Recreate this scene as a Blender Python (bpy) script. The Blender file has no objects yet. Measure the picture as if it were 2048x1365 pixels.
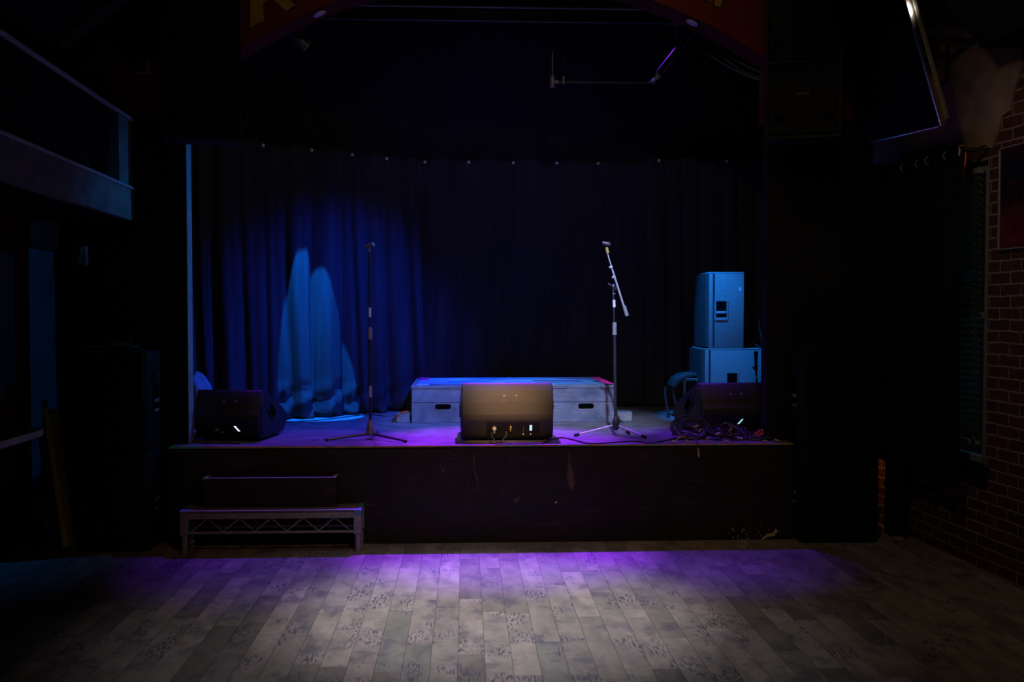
import bpy, bmesh, math, random
from mathutils import Vector, Matrix, Euler
random.seed(11)
PI = math.pi
sc = bpy.context.scene
COL = sc.collection

# ------------------------------------------------------------------ camera
CAM_H, YAW, PITCH, FPX = 1.65, math.radians(-2.65), math.radians(-1.75), 1991.0
cd = bpy.data.cameras.new('camera'); cam = bpy.data.objects.new('camera', cd); COL.objects.link(cam)
cd.sensor_width = 36.0; cd.lens = 36.0 * FPX / 2048.0; cd.clip_start = 0.05; cd.clip_end = 100
cam.location = (0, 0, CAM_H); cam.rotation_euler = (PI / 2 + PITCH, 0, YAW)
sc.camera = cam

# ------------------------------------------------------------------ world, view
w = bpy.data.worlds.new('world'); sc.world = w; w.use_nodes = True
bg = w.node_tree.nodes['Background']; bg.inputs[0].default_value = (1.0, 0.9, 0.8, 1); bg.inputs[1].default_value = 0.0012
sc.view_settings.view_transform = 'Standard'
try: sc.view_settings.look = 'None'
except Exception: pass
sc.view_settings.gamma = 1.0; sc.view_settings.exposure = 0.0; sc.view_settings.use_curve_mapping = False

# ------------------------------------------------------------------ lights
def spot(name, loc, aim, power, col, angle, blend, size=0.03, spec=1.0):
    l = bpy.data.lights.new(name, 'SPOT'); l.energy = power; l.color = col
    l.spot_size = math.radians(angle); l.spot_blend = blend; l.shadow_soft_size = size; l.specular_factor = spec
    o = bpy.data.objects.new(name, l); COL.objects.link(o); o.location = loc
    o.rotation_euler = (Vector(aim) - Vector(loc)).to_track_quat('-Z', 'Y').to_euler()
    return o
def area(name, loc, aim, power, col, sx, sy):
    l = bpy.data.lights.new(name, 'AREA'); l.energy = power; l.color = col; l.shape = 'RECTANGLE'; l.size = sx; l.size_y = sy
    o = bpy.data.objects.new(name, l); COL.objects.link(o); o.location = loc
    o.rotation_euler = (Vector(aim) - Vector(loc)).to_track_quat('-Z', 'Y').to_euler()
    return o
# room lamps under the ceiling, with added fills among them
spot('house_downlight', (0.15, 6.7, 4.4), (0.15, 5.52, 0), 880, (0.97, 0.93, 1.0), 34, 0.85, 0.06)
spot('floor_pool_fill', (0.05, 4.9, 4.4), (0.05, 5.15, 0), 215, (1.0, 0.94, 0.96), 56, 1.0, 0.10)  # weak wide spot added to spread the pool of light sideways
spot('house_front_light', (-0.02, 4.6, 4.5), (-0.02, 8.40, 0.76), 640, (0.38, 0.60, 1.0), 20, 0.8, 0.04)
spot('house_front_light', (0.86, 4.6, 4.5), (0.94, 8.40, 0.76), 1500, (0.44, 0.56, 1.0), 20, 0.8, 0.04)
spot('stage_front_fill', (0.4, 2.6, 4.3), (0.1, 6.9, 0.4), 130, (1.0, 0.52, 0.25), 54, 1.0, 0.06)  # added warm fill for the stage front and the steps
spot('monitor_warm_fill', (0.35, 3.4, 4.2), (0.30, 7.30, 0.98), 1800, (1.0, 0.56, 0.31), 9.5, 1.0, 0.05)  # narrow spot added to warm the centre monitor alone
spot('brick_wall_fill', (1.6, 4.4, 3.6), (3.3, 6.1, 0.9), 30, (1.0, 0.72, 0.42), 105, 1.0, 0.10)  # added fill that brings up the right brick wall
spot('screen_edge_fill', (2.74, 5.835, 3.485), (2.60, 5.92, 3.44), 1.5, (1.0, 0.86, 0.70), 100, 1.0, 0.02)  # added close to the screen to put a highlight on its metal edge
spot('header_fill', (0.6, 4.9, 4.5), (0.5, 7.2, 3.75), 32, (1.0, 0.70, 0.42), 115, 1.0, 0.05)  # added fill so the red header and its letters show
area('room_fill', (0.2, 1.5, 4.2), (0.2, 5.0, 1.0), 2.2, (1.0, 0.74, 0.46), 3.0, 2.0)  # unseen soft fill standing in for the room's ambient light
# stage lamps on the lighting bar, plus one added fill
spot('stage_purple_middle', (0.30, 8.55, 4.05), (0.22, 7.08, 0.0), 2850, (0.27, 0.022, 1.0), 34, 0.8, 0.03)
spot('stage_purple_left', (-0.95, 8.45, 4.05), (-1.0, 6.90, 0.0), 520, (0.16, 0.02, 1.0), 36, 1.0, 0.03)
spot('stage_purple_right', (1.7, 8.45, 4.05), (1.50, 6.95, 0.0), 800, (0.16, 0.015, 1.0), 34, 1.0, 0.03)
spot('stage_blue_pool', (-1.22, 8.2, 4.15), (-1.33, 9.02, 0.70), 4600, (0.0, 0.14, 0.75), 13.2, 0.03, 0.012)
spot('stage_blue_wash', (1.15, 7.65, 3.95), (-1.25, 8.9, 0.75), 1250, (0.0, 0.055, 1.0), 54, 1.0, 0.05)
spot('stage_blue_sidefill', (1.35, 7.62, 3.95), (2.25, 8.62, 1.30), 1400, (0.0, 0.24, 1.0), 26, 0.7, 0.02)
spot('stage_blue_cross', (1.75, 8.1, 3.7), (-2.0, 7.25, 1.85), 260, (0.0, 0.30, 1.0), 39, 1.0, 0.02)
spot('stage_blue_riser', (0.3, 8.75, 4.1), (0.38, 9.0, 1.0), 330, (0.03, 0.20, 1.0), 32, 1.0, 0.03)
spot('stage_back_fill', (0.2, 8.2, 4.0), (0.3, 10.0, 2.9), 16, (0.25, 0.15, 1.0), 120, 1.0, 0.1)  # added weak fill for the back wall and curtain grommets
# lamp in the passage beyond the right stack
spot('passage_lamp', (2.97, 7.62, 0.90), (3.2, 7.5, 0.33), 6.0, (1.0, 0.36, 0.05), 70, 0.8, 0.02)
# daylight outside the shuttered window
area('window_daylight', (3.75, 6.15, 1.0), (3.2, 6.2, 0.95), 1.6, (0.25, 0.75, 1.0), 0.6, 1.4)

# ------------------------------------------------------------------ pixel helpers (rays of the photograph's camera)
def ray(px, py):
    x = (px - 1024) / FPX; z = -(py - 682.5) / FPX; y = 1.0
    y2 = y * math.cos(PITCH) - z * math.sin(PITCH); z2 = y * math.sin(PITCH) + z * math.cos(PITCH)
    return Vector((x * math.cos(YAW) - y2 * math.sin(YAW), x * math.sin(YAW) + y2 * math.cos(YAW), z2))
def at(px, py, Y):
    r = ray(px, py); return Vector((0, 0, CAM_H)) + r * (Y / r.y)
def atz(px, py, Z):
    r = ray(px, py); return Vector((0, 0, CAM_H)) + r * ((Z - CAM_H) / r.z)

# ------------------------------------------------------------------ materials
class NT:
    def __init__(s, name):
        s.m = bpy.data.materials.new(name); s.m.use_nodes = True; s.t = s.m.node_tree
        s.b = s.t.nodes['Principled BSDF']; s.n = s.t.nodes; s.l = s.t.links
    def lk(s, v, sock):
        if isinstance(v, bpy.types.NodeSocket): s.l.new(v, sock)
        else:
            try: sock.default_value = v
            except Exception: sock.default_value = (*v, 1) if len(v) == 3 else v
    def coord(s, kind='Object'): return s.n.new('ShaderNodeTexCoord').outputs[kind]
    def map(s, v, scale=(1, 1, 1), loc=(0, 0, 0), rot=(0, 0, 0)):
        n = s.n.new('ShaderNodeMapping'); s.l.new(v, n.inputs[0]); n.inputs['Scale'].default_value = scale
        n.inputs['Location'].default_value = loc; n.inputs['Rotation'].default_value = rot; return n.outputs[0]
    def noise(s, v, scale, detail=3, rough=0.6, dist=0.0):
        n = s.n.new('ShaderNodeTexNoise'); s.l.new(v, n.inputs['Vector']); n.inputs['Scale'].default_value = scale
        n.inputs['Detail'].default_value = detail; n.inputs['Roughness'].default_value = rough; n.inputs['Distortion'].default_value = dist
        return n.outputs['Fac']
    def ramp(s, v, stops):
        n = s.n.new('ShaderNodeValToRGB'); s.l.new(v, n.inputs[0]); e = n.color_ramp.elements
        while len(e) > 1: e.remove(e[-1])
        for i, (p, c) in enumerate(stops):
            el = e[0] if i == 0 else e.new(p)
            el.position = p; el.color = (*c, 1) if hasattr(c, '__len__') else (c, c, c, 1)
        return n.outputs[0]
    def math(s, op, a, b=0.0, c=None):
        n = s.n.new('ShaderNodeMath'); n.operation = op; s.lk(a, n.inputs[0]); s.lk(b, n.inputs[1])
        if c is not None: s.lk(c, n.inputs[2])
        return n.outputs[0]
    def mix(s, f, a, b, mode='MIX'):
        n = s.n.new('ShaderNodeMix'); n.data_type = 'RGBA'; n.blend_type = mode
        s.lk(f, n.inputs[0]); s.lk(a, n.inputs[6]); s.lk(b, n.inputs[7]); return n.outputs[2]
    def sep(s, v):
        n = s.n.new('ShaderNodeSeparateXYZ'); s.l.new(v, n.inputs[0]); return n.outputs
    def comb(s, x, y, z=0.0):
        n = s.n.new('ShaderNodeCombineXYZ'); s.lk(x, n.inputs[0]); s.lk(y, n.inputs[1]); s.lk(z, n.inputs[2]); return n.outputs[0]
    def white(s, v):
        n = s.n.new('ShaderNodeTexWhiteNoise'); n.noise_dimensions = '3D'; s.l.new(v, n.inputs['Vector']); return n.outputs
    def bump(s, h, dist=0.002, strength=1.0):
        n = s.n.new('ShaderNodeBump'); s.l.new(h, n.inputs['Height']); n.inputs['Distance'].default_value = dist
        n.inputs['Strength'].default_value = strength; s.l.new(n.outputs[0], s.b.inputs['Normal'])
    def fin(s, col=None, rough=None, metal=None, spec=None):
        for k, v in (('Base Color', col), ('Roughness', rough), ('Metallic', metal), ('Specular IOR Level', spec)):
            if v is not None: s.lk(v, s.b.inputs[k])
        return s.m

def plain(name, col, rough=0.6, metal=0.0, spec=0.4, var=0.25, scale=14.0, bump=0.0):
    t = NT(name); c = t.coord()
    f = t.noise(c, scale, 4)
    lo = tuple(x * (1 - var) for x in col); hi = tuple(min(1, x * (1 + var)) for x in col)
    k = t.ramp(f, [(0.3, lo), (0.7, hi)])
    if bump: t.bump(t.noise(c, scale * 12, 2), bump)
    r = t.math('MULTIPLY_ADD', f, 0.15, rough - 0.07)
    return t.fin(k, r, metal, spec)

def scuffed(name, col, chip, rough=0.55, amount=0.62, grain=(1.2, 60, 60), spec=0.35):
    """painted boards: long scratches and small chips that show the wood or primer"""
    t = NT(name); c = t.coord()
    base = t.ramp(t.noise(c, 6, 5), [(0.3, tuple(x * 0.65 for x in col)), (0.7, tuple(x * 1.4 for x in col))])
    s1 = t.ramp(t.noise(t.map(c, grain), 1.6, 5, 0.65), [(amount, 0.0), (amount + 0.06, 0.6)])
    s2 = t.ramp(t.noise(c, 34, 4, 0.7), [(amount + 0.07, 0.0), (amount + 0.10, 1.0)])
    gate = t.ramp(t.noise(c, 3.0, 3), [(0.45, 0.0), (0.62, 1.0)])
    f = t.math('MULTIPLY', t.math('MAXIMUM', s1, s2), gate)
    t.bump(t.noise(t.map(c, grain), 2.0, 4), 0.001, 0.5)
    return t.fin(t.mix(f, base, chip), rough, 0.0, spec)

def floor_material():
    t = NT('plank_floor_vinyl'); c = t.coord('Object'); o = t.sep(c)
    W = 0.1277; L = 0.92
    xs = t.math('DIVIDE', t.math('ADD', o[0], 0.0405 + 40 * W), W); xi = t.math('FLOOR', xs); xf = t.math('FRACT', xs)
    r1 = t.white(t.comb(xi, 3.1, 0.0))[0]
    ys = t.math('ADD', t.math('DIVIDE', t.math('ADD', o[1], 20.0), L), t.math('MULTIPLY', r1, 7.0)); yi = t.math('FLOOR', ys); yf = t.math('FRACT', ys)
    rid = t.white(t.comb(xi, yi, 1.7)); rv = rid[0]
    tint = t.ramp(rv, [(0.0, (0.135, 0.120, 0.115)), (0.3, (0.20, 0.182, 0.170)), (0.6, (0.255, 0.230, 0.212)), (0.85, (0.24, 0.205, 0.195)), (1.0, (0.165, 0.16, 0.15))])
    off = t.comb(t.math('MULTIPLY', rv, 13.0), t.math('MULTIPLY', rv, 29.0), 0.0)
    va = t.n.new('ShaderNodeVectorMath'); t.l.new(c, va.inputs[0]); t.l.new(off, va.inputs[1]); v = va.outputs[0]
    cloud = t.ramp(t.noise(t.map(v, (5, 2.2, 1)), 1.7, 5, 0.6), [(0.28, 0.62), (0.72, 1.2)])
    grain = t.ramp(t.noise(t.map(v, (14, 70, 1)), 1.0, 4, 0.7), [(0.25, 0.80), (0.75, 1.15)])
    col = t.mix(1.0, t.mix(1.0, tint, cloud, 'MULTIPLY'), grain, 'MULTIPLY')
    # worn print: small dark bluish dashes gathered in blocks
    blk = t.ramp(t.noise(t.map(v, (3.6, 2.2, 1)), 1.0, 3, 0.55), [(0.53, 0.0), (0.60, 1.0)])
    dash = t.ramp(t.noise(t.map(v, (84, 17, 1)), 1.0, 2, 0.5, 0.1), [(0.51, 0.0), (0.56, 1.0)])
    dense = t.ramp(t.noise(t.map(v, (5.5, 4.2, 1), (3.3, 1.1, 0)), 1.0, 4), [(0.54, 0.0), (0.64, 0.6)])
    dk = t.math('MAXIMUM', t.math('MULTIPLY', blk, dash), dense)
    col = t.mix(t.math('MULTIPLY', dk, 0.82), col, (0.046, 0.043, 0.085, 1))
    # joints
    gx = t.math('MINIMUM', xf, t.math('SUBTRACT', 1.0, xf)); gy = t.math('MINIMUM', yf, t.math('SUBTRACT', 1.0, yf))
    seam = t.math('MAXIMUM', t.math('LESS_THAN', gx, 0.013), t.math('MULTIPLY', t.math('LESS_THAN', gy, 0.0022), 0.6))
    col = t.mix(t.math('MULTIPLY', seam, 0.72), col, (0.028, 0.025, 0.025, 1))
    t.bump(t.noise(t.map(c, (40, 14, 1)), 1.0, 3), 0.0006, 0.6)
    rough = t.ramp(t.noise(t.map(v, (5, 2, 1)), 2.0, 4), [(0.3, 0.50), (0.7, 0.72)])
    return t.fin(col, rough, 0.0, 0.30)

def brick_material():
    t = NT('old_red_brick'); c = t.coord('Object'); o = t.sep(c)
    wob = t.math('MULTIPLY_ADD', t.noise(c, 5.0, 3), 0.03, -0.015)
    v = t.comb(t.math('ADD', o[0], wob), t.math('ADD', o[2], t.math('MULTIPLY', wob, 0.8)), 0.0)
    b = t.n.new('ShaderNodeTexBrick'); t.l.new(v, b.inputs['Vector'])
    b.inputs['Color1'].default_value = (0.085, 0.030, 0.019, 1); b.inputs['Color2'].default_value = (0.050, 0.022, 0.018, 1)
    b.inputs['Mortar'].default_value = (0.25, 0.19, 0.13, 1); b.inputs['Scale'].default_value = 1.0
    b.inputs['Mortar Size'].default_value = 0.0062; b.inputs['Mortar Smooth'].default_value = 0.25; b.inputs['Bias'].default_value = -0.1
    b.inputs['Brick Width'].default_value = 0.215; b.inputs['Row Height'].default_value = 0.0725
    rag = t.ramp(t.noise(c, 26, 5), [(0.28, 0.55), (0.75, 1.3)])
    t.bump(t.math('ADD', t.math('MULTIPLY', b.outputs['Fac'], 0.8), t.noise(c, 60, 3)), 0.006, 0.7)
    return t.fin(t.mix(1.0, b.outputs['Color'], rag, 'MULTIPLY'), 0.85, 0.0, 0.2)

def poster_material():
    t = NT('poster_print'); c = t.coord('Object'); o = t.sep(c)
    n = t.noise(c, 9, 4)
    low = t.ramp(o[2], [(0.0, (0.16, 0.02, 0.035)), (0.2, (0.14, 0.02, 0.03)), (0.32, (0.012, 0.012, 0.02)), (0.52, (0.012, 0.014, 0.03)), (0.60, (0.05, 0.012, 0.016)), (1.0, (0.05, 0.012, 0.014))])
    return t.fin(t.mix(1.0, low, t.ramp(n, [(0.3, 0.3), (0.7, 0.9)]), 'MULTIPLY'), 0.3, 0.0, 0.4)

def rug_material():
    t = NT('blue_patchwork_rug'); c = t.coord('Object')
    v = t.n.new('ShaderNodeTexVoronoi'); v.distance = 'CHEBYCHEV'; t.l.new(t.map(c, (2.6, 5.0, 1)), v.inputs['Vector']); v.inputs['Scale'].default_value = 1.0
    s = t.n.new('ShaderNodeSeparateColor'); t.l.new(v.outputs['Color'], s.inputs[0])
    k = t.ramp(s.outputs[0], [(0.0, (0.05, 0.10, 0.25)), (0.35, (0.10, 0.33, 0.62)), (0.65, (0.22, 0.48, 0.75)), (1.0, (0.06, 0.08, 0.22))])
    k = t.mix(1.0, k, t.ramp(t.noise(c, 150, 2), [(0.3, 0.6), (0.7, 1.3)]), 'MULTIPLY')
    return t.fin(k, 0.95, 0.0, 0.1)

def fabric(name, col, spec=0.08):
    t = NT(name); c = t.coord()
    k = t.ramp(t.noise(t.map(c, (9, 9, 0.7)), 2.0, 4), [(0.3, tuple(x * 0.75 for x in col)), (0.7, tuple(x * 1.25 for x in col))])
    t.bump(t.noise(c, 320, 2), 0.0007, 0.5)
    return t.fin(k, 0.95, 0.0, spec)

def worn_tape(name, stops, scale=9.0):
    t = NT(name); c = t.coord()
    return t.fin(t.ramp(t.noise(c, scale, 3), stops), 0.6, 0.0, 0.3)

def emit(name, col, strength):
    t = NT(name); t.b.inputs['Base Color'].default_value = (*col, 1)
    t.b.inputs['Emission Color'].default_value = (*col, 1); t.b.inputs['Emission Strength'].default_value = strength
    return t.m

M = {}
M['floor'] = floor_material(); M['brick'] = brick_material(); M['poster'] = poster_material(); M['rug'] = rug_material()
M['curtain'] = fabric('stage_curtain_cloth', (0.034, 0.036, 0.040)); M['curtain_dark'] = fabric('window_curtain_cloth', (0.010, 0.010, 0.011))
M['black_wall'] = plain('black_wall_paint', (0.0085, 0.0078, 0.006), 0.8, spec=0.15, scale=5)
M['navy_wall'] = plain('dark_stage_wall', (0.018, 0.018, 0.021), 0.85, spec=0.1, scale=3)
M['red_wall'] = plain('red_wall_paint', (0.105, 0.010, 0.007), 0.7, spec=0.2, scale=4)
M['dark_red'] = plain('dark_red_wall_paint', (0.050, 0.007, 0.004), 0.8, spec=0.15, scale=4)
M['plaster'] = plain('bare_plaster', (0.20, 0.145, 0.10), 0.9, spec=0.1, var=0.45, scale=3)
M['teal'] = plain('grey_blue_door_paint', (0.02, 0.035, 0.04), 0.7, spec=0.2, scale=4)
M['fascia'] = plain('balcony_fascia_paint', (0.13, 0.14, 0.13), 0.8, spec=0.2, var=0.35, scale=6)
M['rail'] = plain('pale_rail', (0.34, 0.33, 0.36), 0.5)
M['yellow'] = plain('letter_yellow', (0.27, 0.155, 0.012), 0.6)
M['ink'] = plain('letter_outline', (0.006, 0.004, 0.004), 0.7)
M['stage_front'] = scuffed('black_stage_boards', (0.0115, 0.0092, 0.0066), (0.10, 0.068, 0.040), amount=0.57, grain=(2.0, 60, 60))
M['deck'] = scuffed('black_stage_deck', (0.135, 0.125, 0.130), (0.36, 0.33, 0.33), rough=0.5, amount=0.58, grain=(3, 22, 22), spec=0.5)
M['riser'] = scuffed('blue_black_riser_paint', (0.135, 0.158, 0.225), (0.50, 0.30, 0.18), amount=0.55, grain=(2.2, 50, 50))
M['hole'] = plain('dark_hollow', (0.003, 0.003, 0.003), 0.95, spec=0.0)
M['pink_tape'] = plain('pink_tape', (0.75, 0.03, 0.28), 0.6)
M['wood_chip'] = plain('bare_wood', (0.085, 0.060, 0.037), 0.8, var=0.4, scale=40)
M['white_chip'] = plain('white_paint_spots', (0.42, 0.36, 0.29), 0.8)
M['edge_tape'] = worn_tape('worn_edge_tape', [(0.30, (0.10, 0.10, 0.06)), (0.42, (0.22, 0.19, 0.08)), (0.52, (0.45, 0.22, 0.06)), (0.58, (0.12, 0.24, 0.06)), (0.75, (0.30, 0.42, 0.12))], 4.0)
M['green_tape'] = plain('green_tape', (0.05, 0.42, 0.09), 0.6)
M['grey_tape'] = plain('grey_tape', (0.38, 0.42, 0.42), 0.5)
M['blue_tape'] = plain('blue_tape', (0.05, 0.22, 0.42), 0.6)
M['white_tape'] = plain('white_tape', (0.72, 0.70, 0.66), 0.6)
M['cab'] = plain('black_speaker_paint', (0.008, 0.008, 0.008), 0.6, spec=0.18, scale=30, bump=0.0006)
M['cab_grey'] = plain('textured_speaker_paint', (0.15, 0.15, 0.155), 0.6, spec=0.35, var=0.12, scale=40, bump=0.0008)
M['wedge'] = plain('moulded_black_plastic', (0.028, 0.027, 0.0265), 0.55, spec=0.35, var=0.08, scale=30, bump=0.0004)
M['wedge_shaded'] = plain('shaded_black_plastic', (0.013, 0.0125, 0.0125), 0.5, spec=0.4, var=0.1, scale=30)  # darker copy of the moulded plastic: left monitor's shade put into its colour
M['grille'] = plain('black_grille', (0.006, 0.006, 0.005), 0.65, spec=0.15, scale=60, bump=0.001)
M['panel'] = plain('connector_panel', (0.006, 0.006, 0.007), 0.5)
M['alu'] = plain('dull_aluminium', (0.26, 0.26, 0.235), 0.45, 0.35, var=0.2, scale=30)
M['alu_bright'] = plain('brushed_aluminium', (0.75, 0.70, 0.64), 0.27, 1.0, var=0.12, scale=30)
M['chrome'] = plain('chrome', (0.78, 0.78, 0.80), 0.34, 0.65, var=0.05)
M['black_metal'] = plain('black_metal', (0.05, 0.05, 0.055), 0.36, 0.4, spec=0.6)
M['grey_rubber'] = plain('grey_rubber', (0.24, 0.24, 0.25), 0.7)
M['rubber'] = plain('black_rubber', (0.014, 0.014, 0.014), 0.8)
M['cable'] = plain('black_cable', (0.035, 0.033, 0.036), 0.42, spec=0.5)
M['brass'] = plain('gold_connector', (0.75, 0.52, 0.18), 0.32, 0.6)
M['silver'] = plain('silver_connector', (0.62, 0.56, 0.46), 0.35, 0.6)
M['red_orange'] = plain('red_orange_cable', (0.75, 0.10, 0.03), 0.5)
M['grommet'] = plain('steel_grommet', (0.9, 0.88, 0.86), 0.5, 0.0)
M['ring'] = plain('steel_ring', (0.8, 0.8, 0.76), 0.35, 0.2)
M['blind'] = plain('grey_blind', (0.16, 0.19, 0.20), 0.6)
M['window_frame'] = plain('dark_window_frame', (0.15, 0.20, 0.23), 0.5)
M['beige'] = plain('beige_plastic', (0.36, 0.28, 0.20), 0.6)
M['brown'] = plain('dark_brown_paint', (0.022, 0.015, 0.009), 0.8, spec=0.1)
M['counter'] = plain('worn_wood_counter', (0.13, 0.085, 0.065), 0.4, spec=0.5, var=0.5, scale=8)
M['lip'] = plain('pale_counter_edge', (0.30, 0.29, 0.33), 0.5)
M['yellow_board'] = plain('yellow_foam', (0.52, 0.38, 0.035), 0.8)
M['camo'] = plain('mottled_roll', (0.045, 0.042, 0.030), 0.9, var=0.9, scale=22)
M['amber'] = plain('amber_tape', (0.42, 0.20, 0.04), 0.6)
M['sack'] = plain('pale_cloth', (0.16, 0.22, 0.26), 0.9, scale=8)
M['lens'] = plain('frosted_lens', (0.60, 0.58, 0.62), 0.35)
M['screen'] = plain('black_screen', (0.002, 0.002, 0.002), 0.5, spec=0.06)
M['label_yellow'] = plain('yellow_label', (0.22, 0.18, 0.06), 0.6)
M['led_blue'] = emit('blue_status_light', (0.30, 0.55, 1.0), 1.3)
M['led_white'] = emit('white_status_light', (0.60, 0.68, 1.0), 1.6)
M['led_cyan'] = emit('cyan_status_light', (0.36, 0.75, 0.85), 1.0)
t = NT('window_glass'); t.fin((0.02, 0.03, 0.03, 1), 0.05)
tr = t.n.new('ShaderNodeBsdfTransparent'); mx = t.n.new('ShaderNodeMixShader'); mx.inputs[0].default_value = 0.15
t.l.new(tr.outputs[0], mx.inputs[1]); t.l.new(t.b.outputs[0], mx.inputs[2]); t.l.new(mx.outputs[0], t.n['Material Output'].inputs['Surface']); M['glass'] = t.m

# ------------------------------------------------------------------ mesh building
class MB:
    def __init__(s): s.bm = bmesh.new()
    def _mat(s, vs, m):
        bmesh.ops.transform(s.bm, matrix=m, verts=vs)
    def box(s, x0, x1, y0, y1, z0, z1, bev=0.0, seg=2, mat=None):
        b2 = bmesh.new(); bmesh.ops.create_cube(b2, size=1.0)
        for v in b2.verts:
            v.co = Vector(((x0 + x1) / 2 + v.co.x * (x1 - x0), (y0 + y1) / 2 + v.co.y * (y1 - y0), (z0 + z1) / 2 + v.co.z * (z1 - z0)))
        if bev: bmesh.ops.bevel(b2, geom=b2.edges[:], offset=bev, segments=seg, affect='EDGES', profile=0.5)
        if mat: bmesh.ops.transform(b2, matrix=mat, verts=b2.verts)
        s._add(b2); return s
    def _add(s, b2):
        me = bpy.data.meshes.new('tmp'); b2.to_mesh(me); b2.free(); s.bm.from_mesh(me); bpy.data.meshes.remove(me)
    def prism(s, pts, axis, a, b, bev=0.0, seg=2, mat=None):
        """polygon pts extruded along axis from a to b; pts are the two other coordinates in x,y,z order"""
        b2 = bmesh.new()
        def mk(p, c): return {'x': (c, p[0], p[1]), 'y': (p[0], c, p[1]), 'z': (p[0], p[1], c)}[axis]
        va = [b2.verts.new(mk(p, a)) for p in pts]; vb = [b2.verts.new(mk(p, b)) for p in pts]
        n = len(pts); b2.faces.new(va); b2.faces.new(vb[::-1])
        for i in range(n): b2.faces.new((va[i], vb[i], vb[(i + 1) % n], va[(i + 1) % n]))
        bmesh.ops.recalc_face_normals(b2, faces=b2.faces)
        if bev: bmesh.ops.bevel(b2, geom=b2.edges[:], offset=bev, segments=seg, affect='EDGES', profile=0.5)
        if mat: bmesh.ops.transform(b2, matrix=mat, verts=b2.verts)
        s._add(b2); return s
    def tube(s, pts, r, seg=8, r2=None):
        pts = [Vector(p) for p in pts]; n = len(pts); rings = []
        prev = None
        for i, p in enumerate(pts):
            d = (pts[min(i + 1, n - 1)] - pts[max(i - 1, 0)]).normalized()
            if prev is None:
                a = d.orthogonal().normalized()
            else:
                a = (prev - d * prev.dot(d)); a = a.normalized() if a.length > 1e-6 else d.orthogonal().normalized()
            prev = a; b = d.cross(a)
            rr = r if r2 is None else r + (r2 - r) * i / (n - 1)
            rings.append([s.bm.verts.new(p + (a * math.cos(2 * PI * k / seg) + b * math.sin(2 * PI * k / seg)) * rr) for k in range(seg)])
        for i in range(n - 1):
            for k in range(seg):
                s.bm.faces.new((rings[i][k], rings[i][(k + 1) % seg], rings[i + 1][(k + 1) % seg], rings[i + 1][k]))
        s.bm.faces.new(rings[0][::-1]); s.bm.faces.new(rings[-1]); return s
    def cyl(s, p0, p1, r0, r1=None, seg=16): return s.tube([p0, p1], r0, seg, r0 if r1 is None else r1)
    def lathe(s, prof, seg=20, mat=None):
        """prof: list of (r, z) about the z axis"""
        b2 = bmesh.new(); rings = []
        for r, z in prof:
            rings.append([b2.verts.new((r * math.cos(2 * PI * k / seg), r * math.sin(2 * PI * k / seg), z)) for k in range(seg)])
        for i in range(len(prof) - 1):
            for k in range(seg):
                b2.faces.new((rings[i][k], rings[i][(k + 1) % seg], rings[i + 1][(k + 1) % seg], rings[i + 1][k]))
        b2.faces.new(rings[0][::-1]); b2.faces.new(rings[-1])
        bmesh.ops.remove_doubles(b2, verts=b2.verts, dist=1e-6)
        if mat: bmesh.ops.transform(b2, matrix=mat, verts=b2.verts)
        s._add(b2); return s
    def ball(s, c, r, sx=1, sy=1, sz=1, mat=None):
        b2 = bmesh.new(); bmesh.ops.create_uvsphere(b2, u_segments=16, v_segments=10, radius=r)
        for v in b2.verts: v.co = Vector((v.co.x * sx, v.co.y * sy, v.co.z * sz)) + Vector(c)
        if mat: bmesh.ops.transform(b2, matrix=mat, verts=b2.verts)
        s._add(b2); return s
    def torus(s, c, R, r, n, seg=20, rs=8):
        n = Vector(n).normalized(); a = n.orthogonal().normalized(); b = n.cross(a); c = Vector(c); rings = []
        for i in range(seg):
            t = 2 * PI * i / seg; d = a * math.cos(t) + b * math.sin(t)
            rings.append([s.bm.verts.new(c + d * (R + r * math.cos(2 * PI * k / rs)) + n * r * math.sin(2 * PI * k / rs)) for k in range(rs)])
        for i in range(seg):
            j = (i + 1) % seg
            for k in range(rs): s.bm.faces.new((rings[i][k], rings[i][(k + 1) % rs], rings[j][(k + 1) % rs], rings[j][k]))
        return s
    def build(s, name, m, parent=None, world=False, smooth=35):
        if world and parent is not None:
            bmesh.ops.transform(s.bm, matrix=parent_matrix(parent).inverted(), verts=s.bm.verts)
        bmesh.ops.recalc_face_normals(s.bm, faces=s.bm.faces)
        me = bpy.data.meshes.new(name); s.bm.to_mesh(me); s.bm.free()
        if smooth:
            for p in me.polygons: p.use_smooth = True
            me.set_sharp_from_angle(angle=math.radians(smooth))
        me.materials.append(M[m] if isinstance(m, str) else m)
        o = bpy.data.objects.new(name, me); COL.objects.link(o)
        if parent is not None: o.parent = parent
        return o

def parent_matrix(p):
    m = Matrix.LocRotScale(p.location, p.rotation_euler, None)
    return m if p.parent is None else parent_matrix(p.parent) @ m
def thing(name, label, cat, loc=(0, 0, 0), rz=0.0, group=None):
    o = bpy.data.objects.new(name, None); COL.objects.link(o); o.location = loc; o.rotation_euler = (0, 0, rz)
    o.empty_display_size = 0.1
    return tag(o, label, cat, group)
def tag(o, label=None, cat=None, group=None):
    if label: o['label'] = label
    if cat: o['category'] = cat
    if group: o['group'] = group
    return o
def struct(o):
    o['kind'] = 'structure'; return o
def copy_tree(o, parent=None):
    c = o.copy(); COL.objects.link(c)
    if parent is not None: c.parent = parent
    for ch in list(o.children): copy_tree(ch, c)
    return c

S = 0.695          # stage height
YS = 7.03          # stage front
YW = 7.20          # wall the stage opening is cut in
OX0, OX1 = -1.985, 2.205   # sides of the opening

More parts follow.
